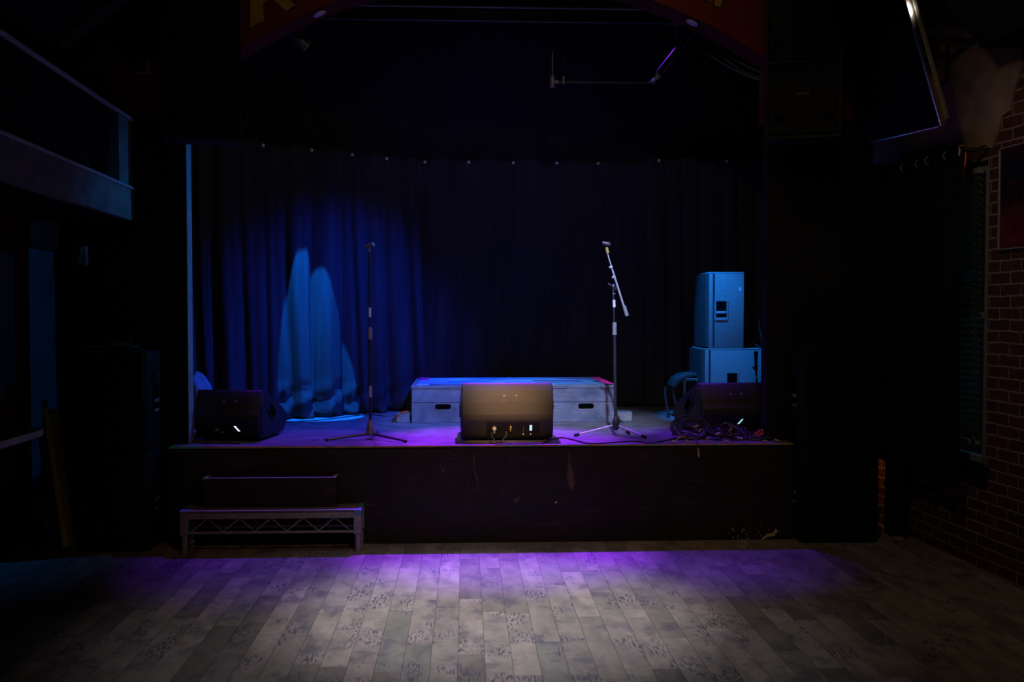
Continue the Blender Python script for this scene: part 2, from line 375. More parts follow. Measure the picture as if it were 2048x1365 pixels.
# ------------------------------------------------------------------ floor, walls, ceiling
fl = struct(MB().box(-4.6, 4.6, -1.5, 10.6, -0.1, 0).build('floor', 'floor'))
struct(MB().box(-4.6, 4.6, -1.5, 10.6, 4.75, 4.85).build('ceiling', 'black_wall'))

# right wall: its own frame, local x runs along the wall away from the camera, local y points into the wall
RW_ANG = math.atan2(1.0, -0.06)
RW0 = Vector((3.30, 5.9, 0))
RU = Vector((-0.06, 1, 0)).normalized(); RN = Vector((-1, -0.06, 0)).normalized()
def rwp(u, z, off=0.0): return RW0 + RU * u + RN * off + Vector((0, 0, z))
WIN = (0.235, 1.15, 0.66, 2.60)       # window opening: u0, u1, z0, z1
wr = MB()
wr.box(-4.5, WIN[0], -0.30, 0, 0, 4.7).box(WIN[1], 3.6, -0.30, 0, 0, 4.7).box(WIN[0], WIN[1], -0.30, 0, 0, WIN[2]).box(WIN[0], WIN[1], -0.30, 0, WIN[3], 4.7)
wall_right = struct(wr.build('wall_right', 'brick')); wall_right.location = RW0; wall_right.rotation_euler = (0, 0, RW_ANG)
# local y of that frame points to -X (into the room): patch of plaster over the bricks
pl = MB(); rr = random.Random(4)
edge = [(-0.12, 2.98), (-0.10, 3.05)]
pts = [(2.2, 2.72), (1.5, 2.73), (1.15, 2.70), (0.75, 2.72), (0.42, 2.68), (0.28, 2.70), (0.20, 2.66), (0.13, 2.76), (0.10, 2.84), (0.02, 2.86), (-0.02, 2.98), (-0.10, 3.10), (-0.08, 3.24), (0.10, 3.28), (0.22, 3.36), (0.36, 3.34), (0.5, 3.5), (0.9, 3.62), (2.2, 3.7)]
pl.prism(pts, 'y', -0.002, 0.012)
p = pl.build('plaster_patch', 'plaster', wall_right)

# left side wall (red), door in it, black end wall of the passage
lw = MB(); LU = Vector((-0.05, 1, 0)).normalized(); LW_ANG = math.atan2(1, -0.05)
lw.box(-8.0, 0.0, 0, 0.2, 0, 4.7).box(0.0, 0.62, 0, 0.2, 2.11, 4.7)
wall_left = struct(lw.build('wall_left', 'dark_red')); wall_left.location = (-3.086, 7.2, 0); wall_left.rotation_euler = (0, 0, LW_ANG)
dr = struct(MB().box(0.0, 0.62, 0.03, 0.07, 0.0, 2.11).build('door_1', 'teal')); dr.location = (-3.086, 7.2, 0); dr.rotation_euler = (0, 0, LW_ANG)
struct(MB().box(-3.6, -2.3, 7.84, 7.95, 0, 2.9).build('wall_passage', 'black_wall'))
struct(MB().box(-3.6, -2.3, 7.84, 7.95, 2.9, 4.7).build('wall_passage_upper', 'plaster'))

# wall with the arched stage opening
blk = MB()
blk.box(-2.60, -2.08, YW, YW + 0.13, 0, 3.04).box(-2.08, OX0, YW, YW + 0.13, S, 3.04)
blk.box(2.36, 2.98, YW, YW + 0.13, 0, 3.04).box(OX1, 2.36, YW, YW + 0.13, S, 3.04).box(2.98, 3.085, YW, YW + 0.13, 0.63, 2.72)
wall_stage = struct(blk.build('wall_stage', 'black_wall'))
# pale inner faces of the opening
struct(MB().box(OX0, OX0 + 0.004, YW + 0.004, YW + 0.128, S + 0.005, 3.16).build('trim_1', 'lip'))
struct(MB().box(OX1 - 0.004, OX1, YW + 0.004, YW + 0.128, S + 0.005, 3.20).build('trim_2', 'navy_wall'))
# red arched header
ACX, ACZ, AR = 0.272, 0.62, 3.44
def arch_z(x): return ACZ + math.sqrt(max(0.0, AR * AR - (x - ACX) ** 2))
hd = MB(); n = 48; prof = [(-2.60, 3.04), (OX0, 3.04)]
for i in range(n + 1):
    x = OX0 + (OX1 - OX0) * i / n; prof.append((x, arch_z(x)))
prof += [(OX1, 3.04), (2.98, 3.04), (2.98, 4.7), (-2.60, 4.7)]
hd.prism(prof, 'y', YW, YW + 0.25)
header = struct(hd.build('wall_arch_header', 'red_wall', smooth=20))
# painted letters on the header, only their lower ends are in view
def letter(polys, Y=YW):
    a = MB(); b = MB()
    for q in polys:
        w3 = [at(px, py, Y) for px, py in q]
        cx = sum(v.x for v in w3) / len(w3); cz = sum(v.z for v in w3) / len(w3)
        a.prism([(v.x, v.z) for v in w3], 'y', Y - 0.006, Y + 0.001)
        big = [(cx + (v.x - cx) * 1.0 + (0.012 if v.x > cx else -0.012), cz + (v.z - cz) * 1.0 + (0.012 if v.z > cz else -0.012)) for v in w3]
        b.prism(big, 'y', Y - 0.003, Y + 0.001)
    ol = b.build('letter_outline', 'ink', header); tag(ol, 'black outline of a painted letter')
    o = a.build('painted_letter', 'yellow', header); tag(o, 'yellow painted letter')
letter([[(500.6, -70), (500.6, 55.5), (528, 41.4), (525.6, 7.8), (536, 0), (547, 0), (572, 22), (591.6, 11), (581, 0), (528, -60)]])
letter([[(1409, -2), (1421, 3.8), (1424, -30), (1431, -2), (1428, 11), (1441, 15), (1462, -70), (1449, -74), (1434, -40), (1432, -80), (1420, -84)]])

# walls at the back of the stage
struct(MB().box(-0.55, 3.4, 10.02, 10.12, S + .001, 4.7).build('wall_back', 'navy_wall'))
wl = MB().prism([(-0.45, 10.02), (-1.85, 8.92), (-2.9, 8.72), (-2.9, 8.9), (-1.9, 9.1), (-0.55, 10.15)], 'z', S + .001, 4.7)
struct(wl.build('wall_stage_side', 'navy_wall'))
struct(MB().prism([(3.3, 10.1), (3.05, 7.9), (3.15, 7.9), (3.4, 10.1)], 'z', S, 4.7).build('wall_stage_far_side', 'black_wall'))

# sloping ceiling soffits over both side aisles
struct(MB().prism([(-3.4, 3.165), (-2.28, 3.164), (-1.55, 3.75), (-1.55, 4.75), (-3.4, 4.75)], 'y', 1.0, 5.8).build('trim_3', 'black_wall'))
struct(MB().prism([(-2.30, 3.160), (-2.26, 3.13), (-1.50, 3.72), (-1.53, 3.77)], 'y', 5.66, 5.80).build('trim_4', 'brown'))
struct(MB().prism([(3.5, 3.2), (3.04, 3.206), (2.30, 4.1), (2.30, 4.75), (3.5, 4.75)], 'y', 1.0, 5.8).build('trim_5', 'black_wall'))

# ------------------------------------------------------------------ stage
stage = thing('stage', 'low black wooden stage with scuffed front below the arched opening', 'stage', (0.14, YS, 0))
MB().box(-2.075, 2.35, YS, YS + 0.03, 0.0, S - 0.012).build('front_panel', 'stage_front', stage, True)
dk = MB().box(-2.075, 2.35, YS, YW + 0.16, S - 0.02, S).box(-2.75, 3.02, YW + 0.16, 10.0, S - 0.02, S)
dk.build('deck', 'deck', stage, True)
MB().box(-2.07, 2.345, YS + 0.04, 7.34, 0, S - 0.03).box(-2.28, 3.0, 7.84 - 0.48, 9.95, 0.0, S - 0.03).build('framing', 'hole', stage, True)
et = MB().box(-2.075, 2.35, YS - 0.003, YS + 0.012, S - 0.010, S + 0.0006)
tag(et.build('edge_tape', 'edge_tape', stage, True), 'worn green and gold edge tape')
gt = MB().box(-2.075, -1.86, YS - 0.0045, YS + 0.02, S - 0.010, S + 0.0009)
tag(gt.build('edge_tape', 'green_tape', stage, True), 'green tape')
# bare patches and paint spots on the front
def patch(pxs, m='wood_chip', Y=YS):
    b = MB(); b.prism([(v.x, v.z) for v in (at(px, py, Y) for px, py in pxs)], 'y', Y - 0.0015, Y + 0.001); return b
tag(patch([(1137, 900), (1140, 905), (1140, 925), (1147, 950), (1149, 968), (1144, 986), (1139, 975), (1134, 960), (1134, 945), (1137, 930)]).build('worn_patch', 'wood_chip', stage, True), 'flame shaped bare patch')
tag(patch([(948, 906), (950, 916), (948, 935), (955, 955), (960, 990), (956, 970), (950, 950), (946, 930)]).build('worn_patch', 'wood_chip', stage, True), 'thin bare streak')
patch([(878, 922), (884, 935), (892, 945), (884, 944)]).build('worn_patch', 'wood_chip', stage, True)
patch([(1028, 1000), (1040, 993), (1036, 1008), (1026, 1005)]).build('worn_patch', 'wood_chip', stage, True)
patch([(1108, 1005), (1116, 1003), (1111, 1008)]).build('worn_patch', 'brass', stage, True)
patch([(1522, 1079), (1534, 1068), (1545, 1067), (1551, 1058), (1556, 1062), (1548, 1073), (1536, 1074), (1526, 1080)], 'white_chip').build('paint_splash', 'white_chip', stage, True)
sp = MB(); rr = random.Random(5)
for i in range(34):
    px = rr.gauss(1482, 14) if i < 22 else rr.uniform(1450, 1585); py = rr.gauss(1066, 7) if i < 22 else rr.uniform(1030, 1080)
    v = at(px, min(py, 1080), YS); r = rr.uniform(0.002, 0.0065)
    sp.prism([(v.x + r * math.cos(a), v.z + r * math.sin(a) * rr.uniform(.6, 1.4)) for a in (0.1, 1.2, 2.4, 3.5, 4.7, 5.6)], 'y', YS - 0.0015, YS + 0.001)
for i in range(60):
    v = at(rr.uniform(740, 1580), rr.uniform(905, 1075), YS); r = rr.uniform(0.001, 0.003)
    sp.prism([(v.x + r * math.cos(a), v.z + r * math.sin(a)) for a in (0.1, 1.2, 2.4, 3.5, 4.7, 5.6)], 'y', YS - 0.0015, YS + 0.001)
tag(sp.build('paint_spots', 'white_chip', stage, True), 'scattered pale paint spots')['kind'] = 'stuff'

# ------------------------------------------------------------------ curtains
def curtain(name, label, path, zt, zb, fold, amp, mat, seed, grommets=(), flare=0.6, pool=0.0, thick=0.004, parts=('grommet', 'grommet'), top_wave=0.015):
    """path: list of (x, y); grommets: distances along it"""
    rr = random.Random(seed); P = [Vector((x, y, 0)) for x, y in path]
    # smooth the path
    for _ in range(3):
        Q = [P[0]]
        for a, b in zip(P, P[1:]): Q += [a.lerp(b, .25), a.lerp(b, .75)]
        P = Q + [P[-1]]
    L = [0.0]
    for a, b in zip(P, P[1:]): L.append(L[-1] + (b - a).length)
    tot = L[-1]
    def pos(s):
        s = min(max(s, 0), tot)
        for i in range(len(P) - 1):
            if s <= L[i + 1] + 1e-9:
                f = (s - L[i]) / max(1e-9, L[i + 1] - L[i]); d = (P[i + 1] - P[i]).normalized()
                return P[i].lerp(P[i + 1], f), d
        return P[-1], (P[-1] - P[-2]).normalized()
    # fold centres with irregular spacing, each with its own depth and sideways drift
    edges = []; s = -fold
    while s < tot + fold * 1.5:
        edges.append((s, rr.uniform(-0.35, 0.65), rr.uniform(0.55, 1.2), rr.uniform(0.0, 6.28))); s += fold * rr.uniform(0.6, 1.45)
    ph = [rr.uniform(0, 6.28) for _ in range(6)]
    def prof(s, k):      # k: 0 top .. 1 bottom; rounded pipes with narrow valleys between them
        bs = [e[0] + fold * (e[1] * 0.55 * k ** 1.2 + 0.10 * math.sin(e[3] + 3.0 * k)) for e in edges]
        for i in range(len(bs) - 1):
            if bs[i] <= s < bs[i + 1]:
                x = (s - bs[i]) / (bs[i + 1] - bs[i]) * 2 - 1
                return edges[i][2] * (1 - abs(x) ** 2.6) + 0.12 * math.sin(x * 5 + edges[i][3]) * (1 - x * x)
        return 0.0
    root = thing(name, label, 'curtain', (*pos(tot / 2)[0].xy, zb))
    bm = bmesh.new(); nu = int(tot / 0.014); nv = 46; grid = []
    for j in range(nv + 1):
        k = j / nv; row = []
        for i in range(nu + 1):
            s = tot * i / nu; p, d = pos(s); nrm = Vector((d.y, -d.x, 0))
            if nrm.y > 0: nrm = -nrm
            A = amp * (0.45 + flare * k)
            off = A * prof(s, k) + 0.008 * math.sin(s * 23 + ph[0] + k * 2.2) * k
            z = zt + (zb - zt) * k + (1 - k) ** 12 * top_wave * math.sin(s * 2 * PI / 0.42 + ph[1])
            if pool and k > 0.88:
                q = (k - 0.88) / 0.12
                off += pool * q * (0.5 + 0.5 * math.sin(s * 31 + ph[2] + q * 5) * math.sin(s * 13 + ph[3])) ; z += 0.02 * q * math.sin(s * 40 + ph[4])
                off += 0.02 * math.sin(q * 9 + s * 17)
                z = max(z, zb + 0.002)
            row.append(bm.verts.new(p + nrm * off + Vector((0, 0, z))))
        grid.append(row)
    for j in range(nv):
        for i in range(nu): bm.faces.new((grid[j][i], grid[j + 1][i], grid[j + 1][i + 1], grid[j][i + 1]))
    m = MB(); m.bm.free(); m.bm = bm
    cl = m.build('cloth', mat, root, True, smooth=180)
    so = cl.modifiers.new('thickness', 'SOLIDIFY'); so.thickness = thick
    for g in grommets:
        p, d = pos(g); nrm = Vector((d.y, -d.x, 0))
        if nrm.y > 0: nrm = -nrm
        c = p + nrm * (amp * 0.45 * prof(g, 0) + 0.006) + Vector((0, 0, zt - 0.022))
        MB().torus(c, 0.0095, 0.0055, nrm, 14, 6).build(parts[0], 'grommet', root, True)
    return root, pos, tot

LP = [(-2.72, 8.48), (-1.80, 8.64), (-0.47, 9.70)]
def slen(path, x):       # distance along a polyline to a given x
    s = 0.0
    for (x0, y0), (x1, y1) in zip(path, path[1:]):
        l = math.hypot(x1 - x0, y1 - y0)
        if x0 <= x <= x1: return s + l * (x - x0) / (x1 - x0)
        s += l
    return s
curtain('stage_curtain', 'blue-lit stage curtain hanging along the left side of the stage', LP, 3.10, S + 0.004, 0.185, 0.085, 'curtain', 3,
        [slen(LP, x) for x in (-1.74, -1.39, -1.07, -0.78)], pool=0.022, flare=0.95)
BPTH = [(-0.52, 9.86), (1.95, 9.88)]
curtain('stage_curtain', 'dark stage curtain hanging behind the riser at the back of the stage', BPTH, 3.13, S + 0.004, 0.36, 0.045, 'curtain', 8,
        [x + 0.52 for x in (-0.49, -0.40, 0.03, 0.47, 0.90, 1.31, 1.70, 1.92)][:6] + [], flare=0.5)
CP = [(1.78, 9.80), (3.12, 9.84)]
curtain('stage_curtain', 'dark stage curtain hanging behind the blue side speakers', CP, 3.15, S + 0.004, 0.19, 0.06, 'curtain', 21,
        [0.02 + 0.10, 0.80], flare=0.6)

# ------------------------------------------------------------------ loudspeaker stacks beside the stage
def handle_cup(parent, w, h, frame='cab', dark='hole', bar='alu'):
    """recessed side handle in the local xz plane facing -y, centred on the origin"""
    f = MB()
    for (a, b, c, d) in ((-w, w, h - .012, h), (-w, w, -h, -h + .012), (-w, -w + .012, -h, h), (w - .012, w, -h, h)): f.box(a, b, -0.006, 0.004, c, d, 0.002, 1)
    fo = f.build('handle_frame', frame, parent)
    MB().box(-w + .01, w - .01, -0.001, 0.003, -h + .01, h - .01).build('handle_recess', dark, fo)
    MB().box(-w + .012, w - .012, -0.010, 0.0, -h * .28, -h * .28 + .022, 0.004, 2).build('handle_bar', bar, fo)
    return fo
def pa_box(label, x0, x1, y0, y1, z0, z1, inner):
    """inner: +1 when the stage is on its right"""
    t = thing('loudspeaker', label, 'loudspeaker', ((x0 + x1) / 2, (y0 + y1) / 2, z0), 0)
    MB().box(x0, x1, y0 + 0.02, y1, z0, z1, 0.018, 3).build('cabinet', 'cab', t, True)
    MB().prism([(x0 + .012, y0 + .03), (x0 + .03, y0 + .006), (x0 + .10, y0), (x1 - .10, y0), (x1 - .03, y0 + .006), (x1 - .012, y0 + .03)], 'z', z0 + .015, z1 - .015).build('grille', 'grille', t, True)
    X = x1 if inner > 0 else x0
    e = bpy.data.objects.new('side_handle', None); COL.objects.link(e); e.parent = t
    e.location = (X - t.location.x, 0.02, (z1 - z0) * 0.52); e.rotation_euler = (0, 0, PI / 2 if inner > 0 else -PI / 2)
    bpy.data.objects.remove(e)
    R = Matrix.Translation((X, (y0 + y1) / 2 + .02, z0 + (z1 - z0) * .52)) @ Matrix.Rotation(PI / 2 if inner > 0 else -PI / 2, 4, 'Z')
    f = MB()
    for (a, b, c, d) in ((-.06, .06, .098, .11), (-.06, .06, -.11, -.098), (-.06, -.048, -.11, .11), (.048, .06, -.11, .11)): f.box(a, b, -0.006, 0.004, c, d, 0.002, 1, R)
    f.build('handle_frame', 'cab', t, True)
    MB().box(-.05, .05, -.002, .002, -.10, .10, mat=R).build('handle_recess', 'hole', t, True)
    MB().box(-.05, .05, -.012, 0, -.030, -.008, 0.004, 2, R).box(-.05, .05, -.008, 0, -.096, -.078, 0.003, 2, R).build('handle_bar', 'alu', t, True)
    return t
pa_box('black loudspeaker standing on the floor left of the stage', -2.66, -2.165, 6.86, 7.19, 0.0, 0.685, 1)
pa_box('black loudspeaker stacked on the one left of the stage, cables on top', -2.66, -2.165, 6.86, 7.19, 0.687, 1.372, 1)
pa_box('black loudspeaker standing on the floor right of the stage', 2.37, 2.935, 6.90, 7.19, 0.0, 0.690, -1)
pa_box('black loudspeaker stacked on the one right of the stage', 2.37, 2.935, 6.90, 7.19, 0.692, 1.392, -1)

# things on top of the left stack
t = thing('battery_charger', 'small black box with a yellow label on the left speaker stack', 'box', (-2.40, 7.0, 1.372))
MB().box(-.065, .065, -.05, .05, 0, .055, 0.006, 2).build('body', 'cab', t)
MB().box(-.060, .060, -.052, -.049, .034, .056).build('label_strip', 'label_yellow', t)
def loop_cable(c, R, turns, r, seed, flat=0.35, tilt=(0, 0, 1)):
    rr = random.Random(seed); pts = []; N = turns * 22
    n = Vector(tilt).normalized(); a = n.orthogonal().normalized(); b = n.cross(a)
    for i in range(N + 1):
        t = 2 * PI * i / 22; k = i / N
        rad = R * (0.86 + 0.14 * math.sin(t * 0.37 + seed) + 0.09 * math.sin(t * 0.11 + seed * 2))
        o = Vector((0.014 * math.sin(t * .21 + seed), 0.014 * math.cos(t * .17 + seed), 0))
        pts.append(Vector(c) + a * rad * math.cos(t) + b * rad * math.sin(t) * 0.8 + o + n * (0.008 + r + flat * R * (0.5 + 0.5 * math.sin(t * 0.43 + seed)) * k))
    return pts
tag(MB().tube([(p.x, p.y, max(p.z, 1.379)) for p in loop_cable((-2.555, 7.0, 1.372), 0.055, 5, 0.005, 3)], 0.005, 6).build('audio_cable', 'cable'), 'loose black cable coil on the left speaker stack', 'cable')
tag(MB().tube([(p.x, p.y, max(p.z, 1.379)) for p in loop_cable((-2.285, 6.99, 1.372), 0.042, 5, 0.004, 7, 0.9)], 0.004, 6).tube([(-2.31, 7.0, 1.40), (-2.315, 7.0, 1.46), (-2.318, 7.005, 1.50)], 0.004, 6).build('audio_cable', 'cable'),
    'black cable beside the yellow-labelled box on the left stack', 'cable')

# ------------------------------------------------------------------ loudspeakers hung in front of the arch
def flown(label, x0, x1, y0, y1, z0, z1, rz):
    t = thing('hanging_loudspeaker', label, 'loudspeaker', ((x0 + x1) / 2, (y0 + y1) / 2, z0))
    fr = 0.022; c = MB()
    c.box(x0, x1, y0 + .03, y1, z0, z1, 0.004, 1)
    for (a, b, d, e) in ((x0, x0 + fr, z0, z1), (x1 - fr, x1, z0, z1), (x0, x1, z0, z0 + fr), (x0, x1, z1 - fr, z1)): c.box(a, b, y0, y0 + .04, d, e, 0.003, 1)
    zm = z0 + 0.515
    c.box(x0 + fr, x1 - fr, y0 + .004, y0 + .04, zm - .012, zm + .012, 0.003, 1)
    c.build('cabinet', 'cab', t, True)
    for (a, b) in ((z0 + fr + .01, zm - .02), (zm + .02, z1 - fr - .01)):
        g = MB().box(x0 + fr + .008, x1 - fr - .008, y0 + .012, y0 + .02, a, b, 0.004, 1).build('grille', 'grille', t, True)
        for sx in (x0 + .09, x1 - .09):
            MB().cyl((sx, y0 + .0105, a + .105), (sx, y0 + .013, a + .105), 0.033, seg=24).build('port', 'hole', g, True)
        h = MB().prism([((x0 + x1) / 2 - .05, (a + b) / 2 + .03), ((x0 + x1) / 2 + .05, (a + b) / 2 + .03), ((x0 + x1) / 2 + .035, (a + b) / 2 + .045), ((x0 + x1) / 2 - .035, (a + b) / 2 + .045)], 'y', y0 + .009, y0 + .013)
        h.build('horn_edge', 'wedge', g, True)
    MB().cyl((x0 + .06, (y0 + y1) / 2, z1), (x0 + .06, (y0 + y1) / 2, 4.75), 0.012).build('hanging_rod', 'black_metal', t, True)
    MB().cyl((x1 - .06, (y0 + y1) / 2, z1), (x1 - .06, (y0 + y1) / 2, 4.75), 0.012).build('hanging_rod', 'black_metal', t, True)
    t.rotation_euler = (0, 0, rz)
    return t
flown('black loudspeaker hanging left of the arch, over the pale strip', -2.00, -1.497, 6.60, 6.87, 2.77, 4.15, math.radians(13.5))
flown('black loudspeaker hanging right of the arch, beside the tilted screen', 2.045, 2.540, 6.60, 6.87, 2.805, 4.15, math.radians(-17))

# tilted screen at right
N0 = at(1880, 250, 6.0); F0 = at(1737, 284, 6.0); F0 = Vector((0, 0, CAM_H)) + ray(1737, 284) * ((N0.z - CAM_H) / ray(1737, 284).z)
wv = (F0 - N0).normalized(); nv_ = Vector((0, 0, 1)).cross(wv).normalized()
if nv_.x > 0: nv_ = -nv_
ta = math.radians(21); uv = (Vector((0, 0, 1)) * math.cos(ta) + nv_ * math.sin(ta)).normalized(); nn = wv.cross(uv)
if nn.dot(nv_) < 0: nn = -nn
SM = Matrix((wv, -nn, uv)).transposed().to_4x4(); SM.translation = N0
wl_ = (F0 - N0).length
t = thing('hanging_screen', 'tilted black screen hanging high by the right brick wall', 'screen', tuple(N0 + wv * wl_ / 2))
MB().box(0.0, wl_, 0, 0.035, 0, 1.25, 0.004, 2, SM).build('display', 'screen', t, True)
tag(MB().box(-0.012, 0.0, -0.004, 0.040, -0.006, 1.256, 0.003, 2, SM).box(0.0, wl_, -0.004, 0.040, -0.012, 0.0, 0.003, 2, SM).build('bezel', 'alu_bright', t, True), 'bright metal bezel')
MB().box(0.0, wl_, 0.041, 0.085, 0.03, 1.2, 0.010, 2, SM).build('housing', 'cab', t, True)
MB().box(-0.010, 0.0, 0.045, 0.080, 0.02, 1.2, 0.004, 2, SM).build('side_panel', 'alu', t, True)
pA = SM @ Vector((wl_ / 2, 0.085, 0.6)); uq = (pA - RW0).dot(RU)
MB().cyl(pA, rwp(uq, pA.z, 0.012), 0.022).build('wall_arm', 'black_metal', t, True)

# small wall speaker with beige side
cW = rwp(0.66, 3.30)
t = thing('wall_speaker', 'small black wall speaker with a beige side panel beside the screen', 'speaker', tuple(cW))
SW = Matrix((RU, RN, Vector((0, 0, 1)))).transposed().to_4x4(); SW.translation = cW
MB().box(-.03, .10, 0.07, 0.17, -.14, .14, 0.006, 2, SW).build('body', 'cab', t, True)
MB().box(-.036, -.030, 0.085, 0.145, -.133, .133, 0.002, 1, SW).build('side_panel', 'beige', t, True)
MB().box(.01, .05, 0.012, 0.07, -.03, .03, 0.003, 1, SW).build('bracket', 'black_metal', t, True)

# ------------------------------------------------------------------ window, blind, curtain, poster on the right wall
u0, u1, z0, z1 = WIN
RM = Matrix((RU, RN, Vector((0, 0, 1)))).transposed().to_4x4(); RM.translation = RW0
wf = MB()
for (a, b, c, d) in ((u0, u0 + .115, z0, z1), (u1 - .06, u1, z0, z1), (u0, u1, z0, z0 + .05), (u0, u1, z1 - .06, z1), (u0, u1, 1.60, 1.64)): wf.box(a, b, -.09, -.045, c, d, 0.004, 1, RM)
wf.box(u0, u0 + .015, -.28, 0.0, z0, z1, 0.002, 1, RM).box(u1 - .015, u1, -.28, 0.0, z0, z1, 0.002, 1, RM)
win = struct(wf.build('window_1', 'window_frame'))
win.location = (0, 0, 0)
MB().box(u0 + .05, u1 - .05, -.07, -.065, z0 + .05, z1 - .06, 0, 1, RM).build('pane', 'glass', win)
MB().box(u0 - .05, u1 + .03, -.12, 0.055, z0 - .035, z0, 0.006, 2, RM).box(u0 - .03, u1, -.01, .022, z0 - .12, z0 - .035, 0.004, 2, RM).build('window_sill', 'cab', win)
bl = thing('window_blind', 'grey slatted blind in the window behind the dark curtain', 'blind', tuple(rwp((u0 + u1) / 2, z0 + .1, -.06)))
k = 0; zz = 2.50
MB().box(u0 + .12, u1 - .025, -.042, -.004, 2.53, 2.57, 0.004, 1, RM).build('head_rail', 'blind', bl, True)
while zz > z0 + 0.17:
    b = MB(); b.box(-.5, .5, -.018, .018, -.0015, .0015)
    q = RM @ Matrix.Translation(((u0 + u1) / 2 + .05, -.022, zz)) @ Matrix.Rotation(math.radians(38), 4, 'X') @ Matrix.Diagonal(((u1 - u0 - .15), 1, 1, 1))
    bmesh.ops.transform(b.bm, matrix=q, verts=b.bm.verts); b.build('slat', 'blind', bl, True); zz -= 0.043
MB().box(u0 + .12, u1 - .025, -.038, -.008, z0 + .12, z0 + .145, 0.004, 1, RM).build('bottom_rail', 'blind', bl, True)
MB().tube([rwp(u0 + .13, 2.5, .004), rwp(u0 + .13, 1.4, .004), rwp(u0 + .135, z0 + .17, .006)], 0.0035, 6).ball(rwp(u0 + .135, z0 + .16, .006), 0.014, 1, 1, 1.5).build('pull_cord', 'black_metal', bl, True)

cu_pts = [rwp(1.42, 0, 0.12), rwp(0.30, 0, 0.12)]
root, cpos, ctot = curtain('window_curtain', 'black curtain hanging on a rod over the brick wall window', [(v.x, v.y) for v in cu_pts], 2.70, 0.545, 0.15, 0.035, 'curtain_dark', 5, flare=0.35)
MB().cyl(rwp(1.62, 2.665, 0.12), rwp(0.24, 2.665, 0.12), 0.012).build('rod', 'black_metal', root, True)
for ub in (0.25, 1.58): MB().box(ub, ub + .02, 0.0, 0.12, 2.655, 2.675, 0.002, 1, RM).build('rod_bracket', 'black_metal', root, True)
for u in (1.378, 1.074, 0.867, 0.74, 0.505, 0.363):
    nrm = RU * 0.8 - RN * 0.6 if u != 0.363 else RU * 0.55 + RN * 0.8
    MB().torus(rwp(u, 2.665, 0.125), 0.026, 0.0055, nrm, 22, 8).build('ring', 'ring', root, True)
c0 = rwp(0.345, 2.69, 0.15)
tag(MB().tube([c0, c0 + Vector((0.02, -.03, .01)), c0 + Vector((0.035, -.04, -.05)), c0 + Vector((0.03, -.04, -.11)), c0 + Vector((0.022, -.035, -.14)), c0 + Vector((0.026, -.03, -.20)), c0 + Vector((0.024, -.03, -.25))], 0.005, 6).build('curtain_tie', 'red_orange'),
    'thin red cord hanging from the curtain rod end', 'cord')

t = thing('framed_poster', 'framed red and blue poster on the right brick wall', 'poster', tuple(rwp(-0.15, 2.02)))
PM = Matrix((RU, RN, Vector((0, 0, 1)))).transposed().to_4x4(); PM.translation = rwp(-0.15, 2.02)
f = MB()
a0, a1, h = -0.19, 0.255, 0.625
po = MB().box(a0 + .012, a1 - .012, 0.012, 0.016, 0.012, h - .012, 0, 1, PM).build('print', 'poster', t, True)
for (a, b, c, d) in ((a0, a0 + .013, 0, h), (a1 - .013, a1, 0, h), (a0, a1, 0, .010), (a0, a1, h - .010, h)): f.box(a, b, 0.0, 0.024, c, d, 0.002, 1, PM)
f.build('frame', 'alu', t, True)
bo = MB()
for (a, b, c, d) in ((.075, .085, .08, .40), (.165, .175, .08, .40), (.075, .175, .385, .41)): bo.box(a, b, .0158, .0170, c, d, 0, 1, PM)
tag(bo.build('printed_shape', 'dark_red', t, True), 'dark red printed outline')

# black cabinet in the corner beyond the right stack
tag(MB().box(3.095, 3.20, 7.02, 7.20, 0.0, 0.535, 0.006, 2).build('road_case', 'cab'), 'slim black case on the floor in the right corner under the curtain', 'case')
tag(MB().prism([(3.07, 6.93), (3.13, 6.93), (3.14, 6.99), (3.06, 6.99)], 'z', 0, 0.022, 0.003, 1).build('door_wedge', 'plaster'), 'small wooden wedge on the floor beside the slim black case', 'wedge')

# ------------------------------------------------------------------ balcony on the left
BU = Vector((-0.05, 1, 0)).normalized(); BN = Vector((1, 0.05, 0)).normalized()
BM_ = Matrix((BU, -BN, Vector((0, 0, 1)))).transposed().to_4x4(); BM_.translation = Vector((-2.345, 7.19, 0))
t = thing('balcony', 'low balcony along the left wall with pale ledges and grey fascia', 'balcony', (-2.6, 5.2, 2.28))
MB().box(-5.0, 0, 0.0, 0.05, 2.285, 2.50, 0, 1, BM_).build('fascia', 'fascia', t, True)
MB().box(-5.0, 0, 0.05, 0.70, 2.285, 2.33, 0, 1, BM_).build('underside', 'black_wall', t, True)
tag(MB().box(-5.0, 0, -.014, 0.05, 2.50, 2.518, 0.003, 1, BM_).build('ledge', 'rail', t, True), 'pale ledge')
MB().box(-5.0, -0.30, 0.02, 0.05, 2.522, 2.985, 0, 1, BM_).build('railing_panel', 'black_wall', t, True)
tag(MB().box(-0.30, 0, 0.015, 0.05, 2.522, 2.985, 0, 1, BM_).build('railing_panel', 'fascia', t, True), 'grey end panel')
tag(MB().box(-5.0, 0, -.008, 0.055, 2.985, 3.003, 0.003, 1, BM_).build('top_rail', 'rail', t, True), 'pale top rail')
t = thing('strobe_alarm', 'small beige alarm box on the black wall under the balcony', 'alarm', (-2.965, 7.84, 2.07))
MB().box(-.062, .062, -.045, 0, -.075, .075, 0.006, 2).build('body', 'beige', t)
MB().box(-.045, .022, -.052, -.044, .0, .065, 0.003, 1).build('speaker_slots', 'counter', t)
MB().box(-.035, .015, -.056, -.044, -.06, -.015, 0.004, 1).build('flash_lens', 'label_yellow', t)
v = at(287, 136, YW)
t = thing('security_camera', 'small pale camera box on the red wall left of the hanging speaker', 'camera', (v.x, YW, v.z))
